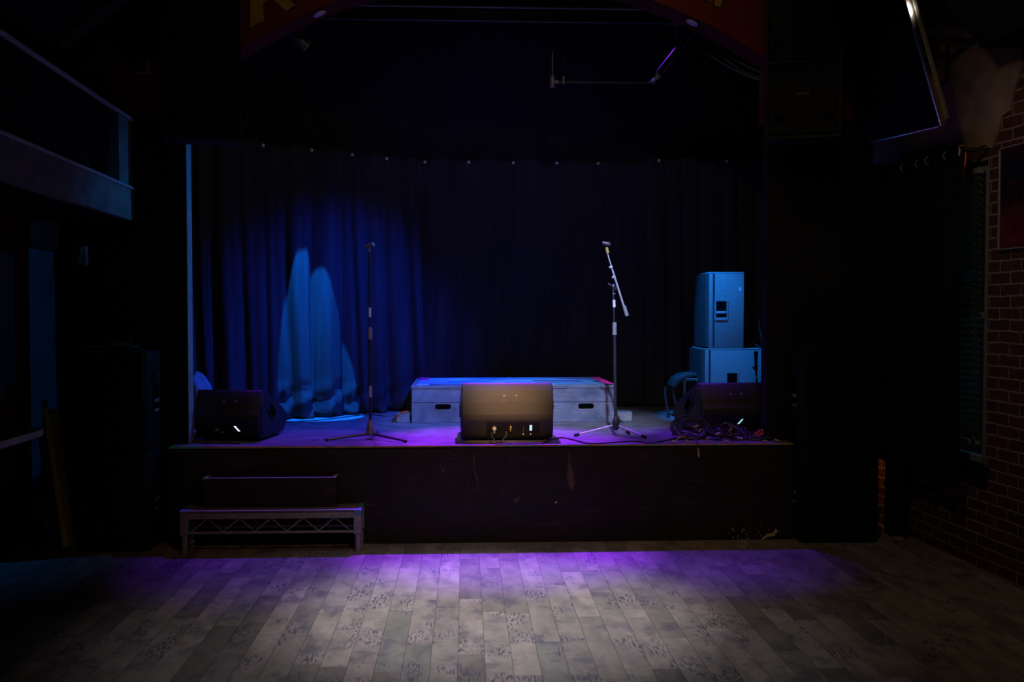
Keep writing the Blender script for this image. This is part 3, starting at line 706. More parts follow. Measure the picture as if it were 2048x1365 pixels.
MB().box(-.045, .045, -.035, 0, -.048, .048, 0.006, 2).build('mount', 'beige', t)
MB().ball((.0, -.045, -.012), 0.03).build('dome', 'screen', t)
for px, lab in ((92, 'left'), (106, 'right')):
    a = at(px, 88, 6.9); b = at(px + 1, 165, 6.9)
    tag(MB().cyl(b, (a.x, a.y, 4.75), 0.006, seg=8).build('cord', 'black_metal'), 'thin black cord hanging over the balcony, the %s of two' % lab, 'cord')

# counter, leaning boards at left
cz = 1.075; ce = at(86, 850, 4.95)
t = thing('counter', 'worn wooden counter top with a pale edge at far left', 'counter', (-2.5, 4.0, 0))
MB().prism([(-2.84, 2.6), (-2.02, 2.6), (ce.x + .004, 4.90), (ce.x - .02, 4.985), (ce.x - .08, 5.01), (-2.96, 5.01)], 'z', cz - .036, cz, 0.004, 1).build('top', 'counter', t, True)
MB().prism([(-2.018, 2.6), (-2.012, 2.6), (ce.x + .012, 4.90), (ce.x - .016, 4.992), (ce.x - .020, 4.988), (ce.x + .005, 4.90)], 'z', cz - .034, cz - .002).build('edge_band', 'lip', t, True)
MB().box(-2.83, -2.60, 2.7, 4.75, 0, cz - .036).build('base', 'dark_red', t, True)
def leaning(name, label, cat, p0, p1, w, d, mat, bev=0.004):
    p0 = Vector(p0); p1 = Vector(p1); u = (p1 - p0).normalized(); L = (p1 - p0).length
    y = Vector((0, 1, 0)); y = (y - u * y.dot(u)).normalized(); x = y.cross(u)
    m = Matrix((x, y, u)).transposed().to_4x4(); m.translation = p0
    return MB().box(-w / 2, w / 2, -d / 2, d / 2, 0, L, bev, 1, m), m, L
b, m_, L_ = leaning('', '', '', at(139, 1094, 6.94), at(100, 819, 7.10), 0.030, 0.16, '')
tag(b.build('foam_board', 'yellow_board'), 'yellow board leaning beside the left doorway', 'board')
p0 = at(116, 1092, 6.98); p1 = at(92, 868, 7.10)
tag(MB().tube([p0 + Vector((0, 0, .012)), p0.lerp(p1, .3) + Vector((.008, 0, 0)), p0.lerp(p1, .65), p1], 0.050, 14).build('rolled_mat', 'camo'), 'mottled dark roll leaning left of the yellow board', 'roll')
p0 = at(79, 1086, 7.02); p1 = at(90, 808, 7.08)
t = thing('broom', 'dark handled broom with a blue clip leaning left of the mottled roll', 'broom', tuple(p0))
MB().cyl(p0.lerp(p1, .06), p1, 0.012, seg=10).build('handle', 'black_metal', t, True)
MB().ball(p1, 0.022, 1, 1, 1.2).build('knob', 'counter', t, True)
MB().box(p0.x - .05, p0.x + .05, p0.y - .03, p0.y + .03, 0.0, 0.10, 0.01, 2).build('head', 'cab', t, True)
q = at(92, 1053, 7.0); MB().box(q.x - .014, q.x + .014, q.y - .012, q.y + .012, q.z - .02, q.z + .02, 0.004, 1).cyl(q, q + Vector((-.01, .02, .22)), 0.007, seg=8).build('clip', 'blue_tape', t, True)
r0 = at(160, 1004, 7.22); r1 = at(150, 752, 7.22)
t = thing('perforated_rail', 'thin dark rail with amber squares behind the left speaker stack', 'rail', (r0.x, 7.22, 0))
MB().box(-.012, .012, -.01, .01, 0, r1.z, 0.002, 1, Matrix.Translation((r0.x - .01, 7.23, 0)) @ Matrix.Rotation(math.radians(-1.6), 4, 'Y')).build('post', 'cab', t, True)
for i in range(10):
    v = at(148 + 1.3 * i, 784 + 24 * i, 7.212)
    MB().box(v.x - .008, v.x + .008, 7.214, 7.219, v.z - .012, v.z + .012, 0.001, 1).build('square', 'amber', t, True)

# ------------------------------------------------------------------ lights and pipes over the stage
def puck(px, py, label):
    v = at(px, py, YW + 0.09); x = v.x; z = arch_z(x); d = Vector((x - ACX, 0, z - ACZ)).normalized()
    t = thing('arch_light', label, 'light', (x, YW + .10, z))
    M4 = Matrix.Translation((x, YW + .075, z)) @ Vector((0, 0, 1)).rotation_difference(-d).to_matrix().to_4x4()
    MB().lathe([(0.058, -0.004), (0.062, 0.004), (0.058, 0.012), (0.05, 0.014)], 26, M4).build('trim_ring', 'ink', t, True)
    MB().lathe([(0.048, 0.006), (0.048, 0.018), (0.03, 0.024), (0.0, 0.026)], 26, M4).build('lens', 'lens', t, True)
puck(638, 27, 'round recessed light under the left side of the arch')
puck(1385, 27, 'round recessed light under the right side of the arch')

t = thing('lighting_bar', 'dark horizontal lighting bar across the top of the stage', 'bar', (0.3, 8.0, 4.0))
ya = 8.0
a, b = at(560, 40, ya), at(1420, 40, ya)
MB().box(a.x - .6, b.x + .6, ya + .02, ya + .07, at(1000, 37, ya).z, at(1000, 20, ya).z, 0.004, 1).build('beam', 'counter', t, True)
MB().cyl((a.x - .6, ya, at(1000, 41, ya).z), (b.x + .6, ya, at(1000, 41, ya).z), 0.014, seg=12).build('lower_pipe', 'black_metal', t, True)
MB().cyl((a.x - .6, ya, at(1000, 14, ya).z), (b.x + .6, ya, at(1000, 14, ya).z), 0.012, seg=12).build('upper_pipe', 'alu', t, True)
ys = [a.x - .4, b.x + .4]
for x in ys: MB().cyl((x, ya + .045, at(1000, 20, ya).z), (x, ya + .045, 4.75), 0.010, seg=8).build('hanging_rod', 'black_metal', t, True)
yp = 8.35
t = thing('pipe_frame', 'thin hanging pipe frame below the lighting bar, right of centre', 'pipe', tuple(at(1105, 165, yp)))
zc = at(1207, 165, yp).z; xa = at(1105, 165, yp).x; xb = at(1308, 163, yp).x; xm = at(1127, 165, yp).x
MB().cyl((xa, yp, zc - .035), (xa, yp, 4.75), 0.013, seg=12).build('upright', 'black_metal', t, True)
MB().cyl((xm, yp, zc - .01), (xm, yp, 4.75), 0.004, seg=8).build('hanging_rod', 'black_metal', t, True)
MB().cyl((xa, yp, zc), (xb, yp, zc), 0.011, seg=12).build('crossbar', 'black_metal', t, True)
MB().cyl((xa, yp, zc - .045), (xa, yp, zc + .045), 0.021, seg=14).cyl((xa, yp, zc), (xa + .05, yp, zc), 0.017, seg=14).torus((xa, yp, zc + .042), .02, .005, (0, 0, 1)).torus((xa, yp, zc - .042), .02, .005, (0, 0, 1)).build('tee_fitting', 'alu', t, True)
MB().cyl((xm, yp, zc - .02), (xm, yp, zc + .045), 0.012, seg=12).build('clamp', 'alu', t, True)
MB().cyl((xb - .02, yp, zc), (xb + .03, yp, zc + .05), 0.02, seg=14).cyl((xb + .03, yp, zc + .04), (xb + .03, yp, zc + .10), 0.02, seg=14).build('elbow_fitting', 'alu', t, True)
d0 = Vector((xb + .02, yp, zc + .08)); d1 = at(1400, 38, yp - .05)
MB().cyl(d0, d1 + (d1 - d0) * .5, 0.014, seg=12).build('brace', 'black_metal', t, True)
MB().cyl(d0 + Vector((.05, -.02, 0)), d1 + Vector((.05, -.02, 0)), 0.004, seg=10).build('brace', 'chrome', t, True)
MB().cyl(at(1353, 74, yp - .03), at(1352, 20, yp - .03) + Vector((0, 0, .4)), 0.006, seg=8).build('hanging_rod', 'chrome', t, True)

def sag(p, q, d, n=24): return [Vector(p).lerp(Vector(q), i / n) - Vector((0, 0, d * 4 * (i / n) * (1 - i / n))) for i in range(n + 1)]
for k, (sy, ey, dd, lab) in enumerate(((44, 150, .07, 'upper'), (50, 158, .10, 'middle'), (75, 166, .05, 'lowest'))):
    s0 = at(1392 - 18 * (k == 2), sy, 7.75); e0 = at(1540, ey, 7.36)
    tag(MB().tube(sag(s0, e0, dd), 0.009 - .002 * (k == 2), 7).build('power_cable', 'cable'), 'dark cable sagging to the right from the arch, %s of three' % lab, 'cable')
v = at(590, 76, 7.7)
t = thing('spotlight', 'small black spotlight behind the left end of the arch', 'light', tuple(v))
MB().cyl(v + Vector((-.05, -.03, .05)), v + Vector((.07, .05, -.05)), 0.042, 0.05, 18).build('can', 'black_metal', t, True)
MB().torus(v + Vector((.072, .052, -.052)), .047, .005, (.12, .08, -.1)).build('front_ring', 'alu', t, True)
MB().tube([v + Vector((-.05, 0, 0)), v + Vector((-.055, 0, .06)), v + Vector((0, 0, .12)), v + Vector((.05, 0, .07)), v + Vector((.05, 0, 0))], 0.006, 6).cyl(v + Vector((0, 0, .12)), (v.x, v.y, 4.75), 0.008, seg=8).build('yoke', 'alu', t, True)
MB().tube([v + Vector((-.04, -.02, .02)), v + Vector((-.03, -.03, -.05)), v + Vector((0, -.03, -.09))], 0.005, 6).build('cable', 'cable', t, True)

# ------------------------------------------------------------------ riser with rug
RX0, RX1, RY0, RY1, RZ1 = -0.462, 1.277, 8.47, 9.42, S + 0.318
t = thing('drum_riser', 'blue-black wooden riser with two oval hand holes behind centre monitor', 'riser', ((RX0 + RX1) / 2, (RY0 + RY1) / 2, S))
def oval(cx, cz, w, h, n=10):
    pts = []
    for i in range(n + 1): a = -PI / 2 + PI * i / n; pts.append((cx + w / 2 - h / 2 + h / 2 * math.cos(a), cz + h / 2 * math.sin(a)))
    for i in range(n + 1): a = PI / 2 + PI * i / n; pts.append((cx - w / 2 + h / 2 + h / 2 * math.cos(a), cz + h / 2 * math.sin(a)))
    return pts
bx = MB().box(RX0, RX1, RY0, RY1, S, RZ1 - .030, 0.003, 1).box(RX0 - .004, RX1 + .004, RY0 - .004, RY1 + .004, RZ1 - .028, RZ1, 0.003, 1)
bx.build('box', 'riser', t, True)
tag(MB().box(RX0 + .004, RX1 - .004, RY0 - .0012, RY0, S + .172, S + .1745).build('board_joint', 'hole', t, True))
for hx in (at(886, 814, RY0).x, at(1172, 813, RY0).x):
    hh = MB().prism(oval(hx, S + .138, .135, .042), 'y', RY0 - .0035, RY0 - .0005); hh.build('hand_hole', 'hole', t, True)
t2 = thing('rug', 'blue patchwork rug with pink taped corners on the riser', 'rug', ((RX0 + RX1) / 2, (RY0 + RY1) / 2, RZ1))
MB().box(RX0 + .04, RX1 - .06, RY0 + .03, RY1 - .05, RZ1 + .0005, RZ1 + .007, 0.002, 1).build('pile', 'rug', t2, True)
MB().prism([(RX0 + .02, RY1 - .02), (RX0 + .12, RY1 - .02), (RX0 + .12, RY1 - .38), (RX0 + .05, RY1 - .38)], 'z', RZ1 + .007, RZ1 + .009).build('corner_tape', 'pink_tape', t2, True)
MB().prism([(RX1 - .10, RY1 - .02), (RX1 - .02, RY1 - .02), (RX1 - .005, RY0 + .01), (RX1 - .085, RY0 + .01)], 'z', RZ1 + .0072, RZ1 + .0092).build('corner_tape', 'pink_tape', t2, True)

t = thing('floor_box', 'small grey floor box left of the riser with an orange lid edge', 'box', (-0.535, 8.52, S))
MB().box(-.055, .055, -.05, .05, 0, .085, 0.004, 1).build('body', 'riser', t)
MB().prism([(-.10, .02), (-.085, .02), (-.02, .095), (.045, .105), (.045, .098), (-.02, .085), (-.05, .045)], 'y', -.055, -.045).build('lid_edge', 'red_orange', t)
t = thing('floor_box', 'small grey floor box right of the riser', 'box', (1.36, 8.53, S))
MB().box(-.068, .068, -.05, .05, 0, .085, 0.004, 1).build('body', 'riser', t)
MB().box(-.064, .064, -.052, -.048, .010, .075, 0.002, 1).build('cover', 'grey_rubber', t)

# ------------------------------------------------------------------ stage monitors
def monitor(name, label, loc, rz, W, D, H, mat, side):
    """wedge seen from its sloping back: local -y faces the hall"""
    t = thing(name, label, 'stage monitor', loc, rz)
    h = W / 2
    prof = [(0.055, 0.022), (.030, .045), (-.015, .155), (-.018, .168), (-.016, .20), (-.004, H * .58), (D * .012, H * .68), (D * .035, H * .78), (D * .063, H * .88), (D * .093, H * .965), (D * .112, H - .003), (D * .130, H), (D * .18, H - .006), (D * .80, H * .58), (D * .985, .155), (D, .12), (D * .97, .075), (D * .80, .022)]
    b = MB(); b.prism(prof, 'x', -h, h, 0.006, 2)
    for v in b.bm.verts:                      # the cabinet narrows towards its back
        v.co.x *= 0.955 + 0.045 * min(1.0, max(0.0, v.co.y / (D * .45)))
    b.build('cabinet', mat, t)
    # end caps, slightly proud, with handle
    for s in (-1, 1):
        e = MB(); pr = [(0.07, 0.045), (.03, .16), (D * .04, H * .70), (D * .12, H - .035), (D * .18, H - .03), (D * .94, .15), (D * .94, .10), (D * .80, .045)]
        e.prism(pr, 'x', s * h * .93, s * (h + .004), 0.003, 1)
        for v in e.bm.verts: v.co.x *= 0.965 + 0.035 * min(1.0, max(0.0, v.co.y / (D * .45)))
        pass; eo = e.build('end_cap', mat, t)
        hd_ = MB(); c = Vector((s * (h + .004), D * .42, H * .54)); ax = Vector((0, .16, -.11)).normalized(); nx = Vector((0, .11, .16)).normalized()
        R = Matrix((ax, Vector((s, 0, 0)), nx)).transposed().to_4x4(); R.translation = c
        for (a_, b_, c_, d_) in ((-.085, .085, .033, .045), (-.085, .085, -.045, -.033), (-.085, -.073, -.045, .045), (.073, .085, -.045, .045)): hd_.box(a_, b_, -.002, .006, c_, d_, 0.002, 1, R)
        ho = hd_.build('handle_frame', mat, eo)
        MB().box(-.074, .074, -.001, .002, -.034, .034, 0, 1, R).build('handle_recess', 'hole', ho)
    # connector recess with its inlets
    pw = W * .285; cx = 0.04 * W / .68
    rp = MB()
    rp.prism([(cx - pw, .045), (cx + pw, .045), (cx + pw, .135), (cx + pw - .012, .147), (cx - pw + .012, .147), (cx - pw, .135)], 'y', -.0205, -.0165)
    rc = rp.build('connector_panel', 'panel', t)
    def sock(x, z, m, r=.011, nm='connector'):
        MB().cyl((x, -.0205, z), (x, -.042, z), r, seg=14).build(nm, m, rc)
    if side == 'centre':
        sock(cx - pw * .70, .098, 'white_tape', .014); MB().box(cx - pw * .70 - .008, cx - pw * .70 + .008, -.040, -.021, .058, .085, 0.003, 1).build('plug', 'grey_rubber', rc)
        sock(cx - pw * .10, .098, 'brass', .009); MB().box(cx - pw * .10 - .005, cx - pw * .10 + .005, -.048, -.022, .075, .115, 0.002, 1).build('plug', 'brass', rc)
        sock(cx + pw * .38, .052, 'white_tape', .005, 'knob'); sock(cx + pw * .66, .052, 'white_tape', .005, 'knob')
        for i in range(4): MB().cyl((cx + pw * .38, -.0205, .070 + .014 * i), (cx + pw * .38, -.024, .070 + .014 * i), .003, seg=8).build('button', 'grey_rubber', rc)
        MB().box(cx + pw * .66 - .009, cx + pw * .66 + .009, -.0225, -.020, .080, .122).build('display', 'led_blue', rc)
    else:
        sock(-pw * .5, .09, 'grey_rubber', .011); sock(-pw * .25, .07, 'grey_rubber', .008, 'knob')
        x0 = pw * .38; k = .030 if side == 'left' else -.030
        MB().prism([(x0, .118), (x0 + .014, .118), (x0 + .014 + k, .078), (x0 + k, .078)], 'y', -.0228, -.020).build('display', 'led_white' if side == 'left' else 'led_cyan', rc)
    for o in [rc] + list(rc.children):          # the lower panel leans in towards the floor
        for v in o.data.vertices: v.co.y += max(0.0, (0.155 - v.co.z)) * 0.41 + .002
    # fixing screws on the sloping back, rubber feet
    nrm = Vector((0, -.90, .43)).normalized()
    for x in (-.045 + .02, .045 + .02):
        c = Vector((x, D * .037, H * .785)); MB().cyl(c - nrm * .002, c + nrm * .003, .008, seg=12).build('screw', 'grey_rubber', t)
    for x in (-h + .06, h - .06):
        for y in (.085, D * .74): MB().cyl((x, y, 0), (x, y, .026), .016, .019, 12).build('foot', 'rubber', t)
    # baffle grille on the side facing the stage
    MB().prism([(D * .22, H - .03), (D * .25, H - .02), (D * .985, .19), (D * .965, .175)], 'x', -h + .03, h - .03).build('grille', 'grille', t)
    return t
monitor('stage_monitor', 'large black stage monitor at stage edge in front of the riser', (0.302, 7.215, S), 0.0, 0.685, 0.64, 0.425, 'wedge', 'centre')
monitor('stage_monitor', 'black stage monitor on the left of the stage by the pale strip', (-1.735, 7.285, S), -0.14, 0.50, 0.62, 0.375, 'wedge_shaded', 'left')
monitor('stage_monitor', 'black stage monitor at right with cable coils in front', (2.065, 7.56, S), 0.14, 0.545, 0.62, 0.395, 'wedge', 'right')

# ------------------------------------------------------------------ side fill loudspeakers
def sidefill(label, x0, x1, y0, y1, z0, z1, hz, hx):
    t = thing('side_loudspeaker', label, 'loudspeaker', ((x0 + x1) / 2, (y0 + y1) / 2, z0))
    MB().box(x0 + .035, x1, y0, y1, z0, z1, 0.006, 2).build('cabinet', 'cab_grey', t, True)
    MB().prism([(x0 + .036, y0 + .002), (x0 + .010, y0 + .012), (x0, y0 + .04), (x0, y1 - .04), (x0 + .010, y1 - .012), (x0 + .036, y1 - .002)], 'z', z0 + .012, z1 - .012).build('front_grille', 'wedge', t, True)
    MB().box(x0 + .03, x1 - .0, y0 - .001, y1 + .001, z1 - .014, z1 + .002, 0.004, 2).build('top_cap', 'cab_grey', t, True)
    MB().box(x0 + .068, x0 + .085, y0 - .0015, y0, z0 + .01, z1 - .015).build('side_groove', 'black_metal', t, True)
    w, h = .062, .095; cx, cz = hx, hz
    f = MB()
    fo = MB().prism([(cx - w, cz - h + .014), (cx - w + .014, cz - h), (cx + w - .014, cz - h), (cx + w, cz - h + .014), (cx + w, cz + h - .014), (cx + w - .014, cz + h), (cx - w + .014, cz + h), (cx - w, cz + h - .014)], 'y', y0 - .005, y0 + .001, 0.0015, 1).build('handle_frame', 'cab_grey', t, True)
    MB().box(cx - w + .018, cx + w - .018, y0 - .0062, y0 - .004, cz - .008, cz + h - .016).build('handle_recess', 'hole', fo, True)
    MB().box(cx - w + .018, cx + w - .018, y0 - .0062, y0 - .004, cz - .06, cz - .028).build('handle_recess', 'hole', fo, True)
    MB().box(cx - w + .018, cx + w - .018, y0 - .012, y0 - .004, cz - .030, cz - .008, 0.003, 2).build('handle_bar', 'grey_rubber', fo, True)
    MB().box(cx - w + .02, cx + w - .02, y0 - .009, y0 - .004, cz - h + .012, cz - h + .022, 0.002, 1).build('handle_lip', 'grey_rubber', fo, True)
    sc_ = MB()
    for (a, b) in ((-.052, .085), (.052, .085), (-.052, -.085), (.052, -.085), (-.052, 0), (.052, 0)): sc_.cyl((cx + a, y0 - .0045, cz + b), (cx + a, y0 - .0075, cz + b), .0035, seg=8)
    sc_.build('screws', 'alu', fo, True)
    return t
YQ = 8.60
sidefill('grey-blue lit lower loudspeaker standing behind the right monitor', 2.05, 2.60, YQ, YQ + .50, S, 1.318, at(1464, 765, YQ).z + .0, at(1464, 765, YQ).x)
sidefill('blue-lit upper loudspeaker stacked on the lower one at stage right', 2.085, 2.43, YQ + .01, YQ + .45, 1.322, 1.985, at(1443, 622, YQ).z + .004, at(1443, 622, YQ).x)
mk = MB(); v = at(1480, 578, YQ + .008); mk.prism([(v.x - .004, v.z - .02), (v.x + .006, v.z - .012), (v.x + .004, v.z + .02), (v.x - .006, v.z)], 'y', YQ + .0085, YQ + .0105)
mkp = [o for o in bpy.data.objects if o.name.startswith('side_loudspeaker') and o.location.z > 1.0][0]
tag(mk.build('scuff_mark', 'white_tape', mkp, True), 'pale scuff mark')
tag(MB().tube([(2.435, 8.75, 1.72), (2.475, 8.75, 1.722), (2.54, 8.76, 1.70), (2.60, 8.78, 1.62), (2.645, 8.8, 1.40), (2.655, 8.8, 1.0), (2.66, 8.8, S + .006), (2.70, 8.85, S + .006)], .006, 7).tube([(2.434, 8.75, 1.72), (2.475, 8.75, 1.722)], .011, 8).build('speaker_cable', 'cable'), 'cable plugged into the back of the upper blue speaker, upper one', 'cable')
tag(MB().tube([(2.435, 8.75, 1.39), (2.48, 8.75, 1.39), (2.55, 8.74, 1.36), (2.60, 8.73, 1.33)], .006, 7).tube([(2.434, 8.75, 1.39), (2.47, 8.75, 1.39)], .011, 8).ball((2.50, 8.74, 1.336), .035, 1.2, 1, .35).build('speaker_cable', 'cable'), 'cable on top of the lower blue speaker', 'cable')

# folded stand behind the side fills
t = thing('folding_chair', 'folded chair with a dark cushion left of the blue side speakers', 'chair', (1.76, 8.75, S))
MB().tube([(1.80, 8.74, S), (1.765, 8.74, S + .20), (1.77, 8.75, S + .28)], 0.012, 8).build('leg', 'black_metal', t, True)
MB().tube([(1.90, 8.80, S), (1.84, 8.80, S + .26)], 0.012, 8).build('leg', 'black_metal', t, True)
fb = MB(); a = at(1367, 758, 8.72); b = at(1396, 776, 8.72)
for (p, q, r, s_) in ((a.x, a.x + .022, b.z - .12, a.z), (b.x, b.x + .02, b.z - .12, a.z), (a.x, b.x + .02, a.z - .018, a.z), (a.x, b.x + .02, b.z - .12, b.z - .10)): fb.box(p, q, 8.715, 8.735, r, s_, 0.003, 1)
fb.build('frame', 'alu_bright', t, True)
pts = [at(1341, 772, 8.78), at(1350, 757, 8.78), at(1362, 750, 8.78), at(1376, 747, 8.78), at(1398, 746, 8.78), at(1398, 753, 8.78), at(1372, 756, 8.78), at(1356, 768, 8.78), at(1350, 778, 8.78)]
MB().prism([(p.x, p.z) for p in pts], 'y', 8.76, 8.98, 0.008, 2).build('cushion', 'wedge', t, True)

# pale sack behind the left monitor
sk = MB(); bmesh.ops.create_icosphere(sk.bm, subdivisions=4, radius=1.0)
rr = random.Random(3)
for v in sk.bm.verts:
    c = v.co.copy(); n1 = math.sin(c.x * 5 + c.z * 3) * .06 + math.sin(c.y * 7 + c.x * 4 + 1) * .05 + math.sin(c.z * 9 + c.y * 5) * .03
    c *= 1 + n1; v.co = Vector((-2.165 + c.x * .115, 8.18 + c.y * .13, S + .222 + max(c.z, -1.0) * .222))
tag(sk.build('cloth_sack', 'sack', smooth=180), 'pale cloth bundle on the deck behind the left monitor', 'sack')

# ------------------------------------------------------------------ microphone stands
def clip(parent, p, d, m='black_metal'):
    """microphone clip, p its joint, d direction the clip points"""
    d = Vector(d).normalized(); e = Vector(p)
    o = MB().cyl(e - Vector((0, 0, .03)), e + Vector((0, 0, .005)), .009, .007, 12).ball(e + Vector((0, 0, .012)), .012).cyl(e + Vector((0, 0, .018)) - d * .035, e + Vector((0, 0, .018)) + d * .04, .013, .017, 14)
    return o.build('microphone_clip', m, parent, True)
bx_, by_ = -0.708, 7.40
t = thing('microphone_stand', 'straight black microphone stand with white tape left of the riser', 'microphone stand', (bx_, by_, S))
def zp(py, Y): return at(748, py, Y).z
MB().lathe([(.028, .0), (.036, .012), (.034, .035), (.024, .085), (.016, .105), (.014, .115)], 20, Matrix.Translation((bx_, by_, S + .03))).build('base_cone', 'brass' if False else 'alu', t, True)
for (px, py) in ((653, 881), (811, 884)):
    f = atz(px, py - 1, S + .012); MB().tube([(bx_, by_, S + .045), f], .0105, 8, .0085).ball(f, .0125).build('leg', 'black_metal', t, True)
MB().tube([(bx_, by_, S + .045), (bx_ + .02, by_ + .33, S + .012)], .0105, 8, .0085).ball((bx_ + .02, by_ + .33, S + .0125), .0125).build('leg', 'black_metal', t, True)
z1_ = zp(668, by_); zt_ = zp(500, by_)
MB().cyl((bx_, by_, S + .12), (bx_ - .001, by_, z1_), .0115, seg=14).build('lower_tube', 'black_metal', t, True)
MB().cyl((bx_ - .001, by_, z1_), (bx_ - .003, by_, zt_), .0065, seg=12).build('upper_tube', 'black_metal', t, True)
MB().lathe([(.0125, 0), (.016, .012), (.016, .072), (.011, .088), (.008, .094)], 18, Matrix.Translation((bx_, by_, zp(680, by_)))).build('clutch', 'grey_rubber', t, True)
tag(MB().cyl((bx_ - .002, by_, zp(635, by_)), (bx_ - .002, by_, zp(616, by_)), .0095, seg=14).build('tape', 'white_tape', t, True), 'white tape')
tag(MB().cyl((bx_, by_, zp(795, by_)), (bx_, by_, zp(772, by_)), .0122, seg=14).build('tape', 'grey_tape', t, True), 'silver tape')
for py in (531, 575, 600):
    z = zp(py, by_); k = MB().cyl((bx_ - .003, by_, z - .012), (bx_ - .003, by_, z + .012), .0105, seg=12).cyl((bx_ - .003, by_, z), (bx_ - .022, by_ - .006, z + .003), .004, seg=8).ball((bx_ - .022, by_ - .006, z + .003), .006)
    k.build('knob', 'black_metal', t, True)
clip(t, (bx_ - .003, by_, zp(497, by_)), (.75, -.5, .25), 'cab_grey')

bx_, by_ = 1.140, 7.52
t = thing('microphone_stand', 'boom microphone stand on a chrome tripod right of the riser', 'microphone stand', (bx_, by_, S))
def pz(px, py): return at(px, py, by_)
MB().lathe([(.010, .0), (.024, .012), (.030, .035), (.027, .062), (.016, .10), (.0125, .112)], 20, Matrix.Translation((bx_, by_, pz(1232, 861).z))).build('base_cone', 'black_metal', t, True)
hub = Vector((bx_, by_, pz(1232, 850).z))
for (px, py) in ((1150, 871), (1291, 875), (1258, 867)):
    f = atz(px, py, S + .012); u = (hub - f).normalized()
    lg = MB().tube([f + u * .03, hub], .0075, 10).build('leg', 'chrome', t, True)
    MB().tube([f - u * .006, f + u * .035], .0115, 10).build('rubber_foot', 'rubber', lg, True)
top = pz(1226.5, 578); lo = pz(1231, 838); cl_ = pz(1229, 670)
MB().cyl(lo, pz(1229, 660), .0115, seg=14).build('lower_tube', 'black_metal', t, True)
MB().cyl(pz(1229, 660), top, .0070, seg=12).build('upper_tube', 'black_metal', t, True)
tag(MB().cyl(pz(1229.2, 670), pz(1229, 645), .0165, .0160, 16).build('clutch', 'grey_rubber', t, True), 'grey rubber grip')
tag(MB().cyl(pz(1228.5, 615), pz(1228, 600), .0110, seg=14).build('tape', 'white_tape', t, True), 'white tape')
MB().lathe([(.010, 0), (.013, .003), (.010, .006)], 16, Matrix.Translation(pz(1227.7, 589))).build('collar', 'chrome', t, True)
MB().ball(pz(1227, 573), .019, 1, .8, 1).cyl(pz(1227, 573), pz(1218, 569), .006, seg=8).ball(pz(1217.5, 569), .009).cyl(pz(1228, 573), pz(1233, 580), .010, seg=10).build('swivel', 'black_metal', t, True)
yb = by_ - .035
b0, b1, b2, b3 = at(1213, 500, yb), at(1227, 547, yb), at(1238.5, 585, yb), at(1254, 632, yb)
MB().cyl(at(1225, 541, yb), at(1248, 614, yb), .0080, seg=12).build('boom', 'chrome', t, True)
MB().cyl(b0, at(1226, 545, yb), .0055, seg=12).build('boom_tip', 'chrome', t, True)
tag(MB().cyl(at(1248, 612, yb), b3, .0135, .0145, 16).build('counterweight', 'grey_rubber', t, True), 'grey counterweight')
for (px, py) in ((1220, 535), (1226, 555)):
    MB().ball(at(px, py, yb), .0095).cyl(at(px, py, yb), at(px + 5, py - 2, yb), .005, seg=8).build('knob', 'chrome', t, True)
MB().cyl(at(1216, 507, yb), at(1213, 495, yb), .0125, .0115, 14).build('thread_adapter', 'brass', t, True)
q = at(1212, 488, yb); MB().cyl(q + Vector((-.028, 0, .008)), q + Vector((.026, -.01, -.006)), .015, .019, 14).ball(q + Vector((.02, -.01, -.006)), .02, 1, 1, .8).build('microphone_clip', 'black_metal', t, True)

bx_, by_ = 2.315, 7.80
t = thing('microphone_stand', 'short stand holding a black microphone behind the right monitor', 'microphone stand', (2.36, 7.70, S))
def pq(px, py): return at(px, py, by_)
MB().cyl(pq(1512, 724), pq(1512, 708), .013, .016, 14).ball(pq(1512, 706.5), .018, 1, 1, .9).build('microphone', 'rubber', t, True)
MB().cyl(pq(1512, 742), pq(1512, 722), .013, seg=12).cyl(pq(1508, 737), pq(1512, 739), .008, seg=8).ball(pq(1507.5, 736), .012).build('microphone_clip', 'black_metal', t, True)
MB().tube([pq(1512, 740), pq(1514, 770), pq(1516, 800), pq(1526, 838), at(1532, 852, 7.72)], .0085, 10).build('pole', 'black_metal', t, True)
MB().cyl(pq(1513, 753), pq(1513.3, 757), .0095, seg=12).build('collar', 'chrome', t, True)
for (px, py, Y) in ((1546, 869, 7.55), (1528, 872, 7.60), (1545, 862, 7.85)):
    f = atz(px, py, S + .010); MB().tube([at(1532, 852, 7.72), f], .008, 8).ball(f, .0095).build('leg', 'black_metal', t, True)

